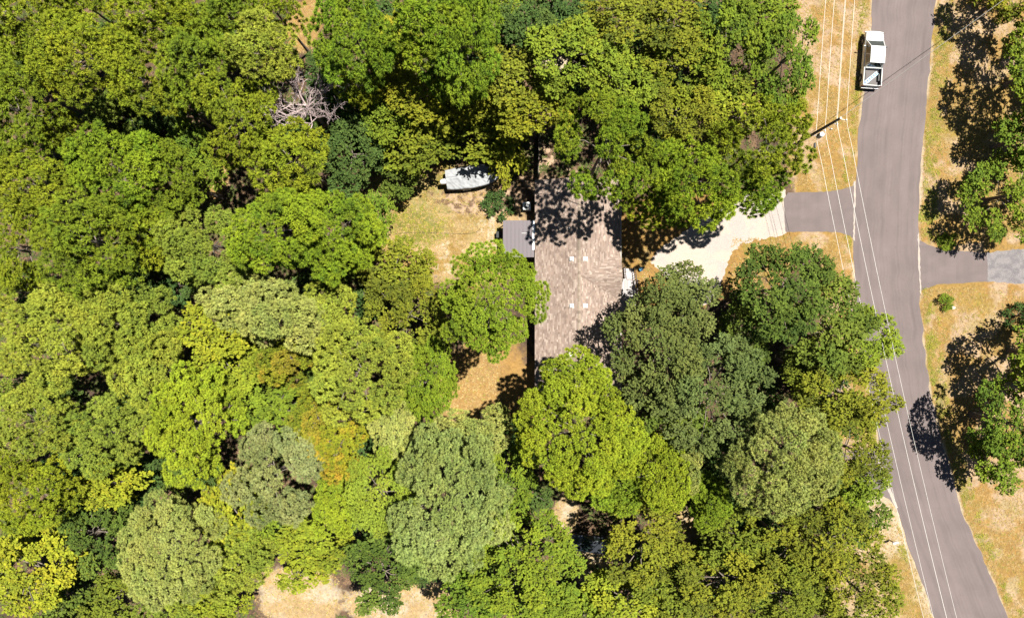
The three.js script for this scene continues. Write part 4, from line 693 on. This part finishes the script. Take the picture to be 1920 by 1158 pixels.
{ // boat on its trailer, under a cover
  const turn = 0.135, pos = at(888, 331, 1.0).setY(0), L = 5.7, nu = 56, nv = 24;
  const g = thing('covered_boat', 'motor boat under a white tarpaulin beside the back yard', 'boat', pos, turn), wAt = u => 1.12 * Math.min(1, 0.86 + 0.5 * u) * Math.pow(Math.max(0, 1 - Math.pow(Math.max(0, (u - 0.45) / 0.56), 2.3)), 0.62);
  const skin = (fn) => { const p = [], idx = []; for (let i = 0; i <= nu; i++) for (let j = 0; j <= nv; j++) { const q = fn(i / nu, j / nv * 2 - 1); p.push(q[0], q[1], q[2]); } for (let i = 0; i < nu; i++) for (let j = 0; j < nv; j++) { const a = i * (nv + 1) + j; idx.push(a, a + 1, a + nv + 2, a, a + nv + 2, a + nv + 1); } const q = new THREE.BufferGeometry(); q.setAttribute('position', new THREE.Float32BufferAttribute(p, 3)); q.setIndex(idx); q.computeVertexNormals(); return q; };
  const X = u => -L / 2 + u * L;
  part('hull', skin((u, v) => { const w = wAt(u), a = v * Math.PI / 2; return [X(u), 0.55 + (1 - Math.cos(a)) * 0.62 + 0.15 * u * u, w * 0.97 * Math.sin(a)]; }), std(0.5, 0.52, 0.54, 0.35), g);
  const cover = part('tarpaulin', skin((u, v) => { const w = wAt(u) * 1.03 + 0.02, a = Math.abs(v), sag = 0.16 * Math.pow(Math.abs(Math.sin(u * Math.PI * 3.2)), 2), ridge = Math.max(0, 0.52 - 0.25 * u) * Math.pow(1 - a, 0.85), drop = a > 0.9 ? (a - 0.9) * 3.6 : 0, wr = (fbm(u * 14, v * 3.5 + 9, 811) - 0.5) * 0.34 + (fbm(u * 34, v * 9 + 9, 812) - 0.5) * 0.16, groove = -0.11 * Math.exp(-(((v + 0.22) / 0.055) ** 2)) * (u < 0.9 ? 1 : 0); return [X(u) + (u > 0.99 ? 0.03 : 0), 1.22 + 0.15 * u * u + ridge - sag * (1 - a) * a * 3 - drop + wr * (a < 0.95 ? 1 : 0.3) + groove, w * Math.sign(v) * Math.min(1, a / 0.9)]; }), new THREE.MeshStandardMaterial({ color: new THREE.Color().setRGB(0.245, 0.252, 0.265), roughness: 0.75, side: THREE.DoubleSide }), g);
  void cover;
  const motor = part('outboard_motor', loft([{ z: -0.36, w: 0.16, y0: 1.2, y1: 1.55 }, { z: -0.25, w: 0.26, y0: 1.08, y1: 1.72 }, { z: 0.15, w: 0.28, y0: 1.06, y1: 1.75 }, { z: 0.34, w: 0.2, y0: 1.1, y1: 1.6 }], 18, 3).rotateY(Math.PI / 2).translate(-L / 2 - 0.28, 0, 0.18), std(0.6, 0.6, 0.6, 0.5), g); part('drive_shaft', rbox(0.2, 0.9, 0.14, -L / 2 - 0.28, 0.68, 0.18), std(0.1, 0.1, 0.11, 0.4), motor);
  const t = thing('boat_trailer', 'boat trailer with small wheels under the covered boat', 'trailer', pos, turn), steel = std(0.30, 0.31, 0.32, 0.5, 0.6);
  for (const s of [-1, 1]) { part('frame_rail', strut(V(-L / 2 + 0.3, 0.5, s * 0.85), V(L / 2 - 0.9, 0.5, s * 0.4), 0.05, 0.05, 6), steel, t); part('tongue_rail', strut(V(L / 2 - 0.9, 0.5, s * 0.4), V(L / 2 + 0.75, 0.5, 0), 0.05, 0.05, 6), steel, t); const w = wheel(t, -0.9, 0.31, s * 1.12, 0.78); w.rotation.y = Math.PI / 2; part('fender', new THREE.TorusGeometry(0.36, 0.09, 6, 14, Math.PI).translate(-0.9, 0.33, s * 1.12), std(0.5, 0.5, 0.52, 0.4, 0.3), t); part('bunk', rbox(3.6, 0.07, 0.12, -0.4, 0.6, s * 0.45), std(0.12, 0.1, 0.09, 1), t); }
  part('axle', strut(V(-0.9, 0.33, -1.1), V(-0.9, 0.33, 1.1), 0.04, 0.04, 6), steel, t); part('winch_post', strut(V(L / 2 - 0.3, 0.5, 0), V(L / 2 + 0.1, 1.15, 0), 0.04, 0.04, 5), steel, t); part('hitch', rbox(0.22, 0.1, 0.12, L / 2 + 0.8, 0.5, 0), steel, t); part('jack', cyl(0.04, 0.04, 0.5, L / 2 + 0.6, 0.25, 0.05), steel, t);
}
// ---------- poles and wires ----------
const poleWood = std(0.13, 0.105, 0.085, 1), hard = std(0.30, 0.31, 0.32, 0.5, 0.5), glaze = std(0.55, 0.53, 0.5, 0.3);
const heights = [11.75, 11.3, 10.4, 8.2, 6.2], offs = [0.55, -0.1, 0.38, 0.3, 0.34];
function pole(label, px, py, h, full) {
  const b = at(px, py, h).setY(0), g = thing('utility_pole', label, 'utility pole', b); part('pole', new THREE.CylinderGeometry(0.11, 0.17, h, 12).translate(0, h / 2, 0), poleWood, g);
  if (!full) return g;
  part('cap', cyl(0.09, 0.112, 0.05, 0, h + 0.025, 0), std(0.5, 0.48, 0.44, 0.6), g);
  heights.forEach((y, k) => { const br = part('bracket', strut(V(0, y, 0), V(offs[k], y + 0.05, 0.12), 0.035, 0.03, 5), k === 0 ? std(0.62, 0.6, 0.55, 0.6) : hard, g); part('insulator', cyl(0.05, 0.06, 0.16, offs[k], y + 0.12, 0.12), glaze, br); });
  const tr = part('transformer', cyl(0.24, 0.24, 0.75, 0.36, 7.2, 0.3, 16), std(0.20, 0.205, 0.21, 0.5, 0.2), g); part('bushing', cyl(0.03, 0.05, 0.2, 0.42, 7.68, 0.26), glaze, tr); part('bushing', cyl(0.03, 0.05, 0.2, 0.3, 7.68, 0.38), glaze, tr); part('lid', cyl(0.2, 0.25, 0.06, 0.36, 7.6, 0.3, 16), hard, tr);
  part('cutout', rbox(0.09, 0.42, 0.09, 0.34, 9.4, 0.3), glaze, g); part('cutout_arm', strut(V(0, 9.3, 0), V(0.34, 9.4, 0.3), 0.03, 0.03, 5), hard, g);
  return g;
}
const poleA = pole('wooden utility pole with a transformer standing beside the road', 1577, 221, 12, true), poleB = pole('utility pole beyond the lower edge carrying the overhead wires', 1832, 1345, 12, false), poleC = pole('utility pole beyond the upper edge carrying the overhead wires', 1640, -520, 12, false), poleD = pole('short service pole beyond the upper right corner', 2010, -92, 6, false);
function sagging(a, b, sag, n = 22) { const p = []; for (let k = 0; k <= n; k++) { const t = k / n, q = a.clone().lerp(b, t); q.y -= sag * 4 * t * (1 - t); p.push(q); } return p; }
const wireMat = std(0.62, 0.60, 0.57, 0.5, 0.2), wireDark2 = std(0.16, 0.15, 0.14, 0.7);
['topmost overhead wire, nearest the road', 'second highest overhead wire beside the road', 'third overhead wire beside the road', 'fourth overhead wire from the top, beside the road', 'lowest overhead cable beside the road'].forEach((label, k) => {
  const tip = p => p.position.clone().add(V(offs[k], heights[k] + 0.2, 0.12)), c = new THREE.CatmullRomCurve3([...sagging(tip(poleC), tip(poleA), 0.5), ...sagging(tip(poleA), tip(poleB), 0.9).slice(1)]);
  const m = new THREE.Mesh(new THREE.TubeGeometry(c, 140, k > 2 ? 0.016 : 0.014, 5), wireMat); m.name = numbered('overhead_wire'); m.userData = { label, category: 'wire', group: 'wires strung along the road' }; scene.add(shade(m));
});
{ const a = poleA.position.clone().add(V(0, 11.5, 0)), b = poleD.position.clone().add(V(0, 5.8, 0)), m = new THREE.Mesh(new THREE.TubeGeometry(new THREE.CatmullRomCurve3(sagging(a, b, 0.35)), 60, 0.026, 5), wireDark2); m.name = 'service_wire'; m.userData = { label: 'overhead wire crossing the road towards the upper right corner', category: 'wire' }; scene.add(shade(m)); }
{ const p = poleA.position.clone().add(V(0.34, 6.1, 1.0)), m = new THREE.Mesh(rbox(0.2, 0.24, 0.5, 0, 0, 0, 0.06), blackPlastic); m.position.copy(p); m.name = 'splice_box'; m.userData = { label: 'black cable splice box hanging beside the utility pole', category: 'cable box' }; scene.add(shade(m)); }
{ // mailbox
  const g = thing('mailbox', 'small white mailbox on a post on the sandy verge', 'mailbox', at(1667, 1011)); g.rotation.y = 0.3; part('post', rbox(0.1, 1.05, 0.1, 0, 0.525, 0, 0.01, 1), std(0.3, 0.24, 0.18, 0.9), g);
  const s = new THREE.Shape(); s.moveTo(-0.1, 0); s.lineTo(0.1, 0); s.lineTo(0.1, 0.13); s.absarc(0, 0.13, 0.1, 0, Math.PI); s.closePath(); part('box', new THREE.ExtrudeGeometry(s, { depth: 0.5, bevelEnabled: false, curveSegments: 10 }).rotateY(Math.PI / 2).translate(-0.2, 1.05, 0), whiteTrim, g); part('flag', rbox(0.02, 0.16, 0.05, 0.05, 1.2, 0.11), std(0.35, 0.03, 0.03, 0.5), g); part('door', rbox(0.02, 0.2, 0.19, 0.31, 1.15, 0), whiteTrim, g);
}
{ const m = new THREE.Mesh(new THREE.DodecahedronGeometry(0.26, 1).scale(1.1, 0.5, 0.7).translate(0, 0.1, 0), std(0.42, 0.37, 0.31, 0.95)), p = m.geometry.attributes.position; for (let i = 0; i < p.count; i++) { const k = 1 + 0.3 * (vnoise(p.getX(i) * 9 + 5, p.getZ(i) * 9 + p.getY(i) * 7, 3) - 0.5); p.setXYZ(i, p.getX(i) * k, p.getY(i) * k, p.getZ(i) * k); } m.geometry.computeVertexNormals(); m.position.copy(at(1786, 577)); m.name = 'stone'; m.userData = { label: 'pale stone beside the small shrub on the right hand lawn', category: 'stone' }; scene.add(shade(m)); }

renderer.render(scene, camera);
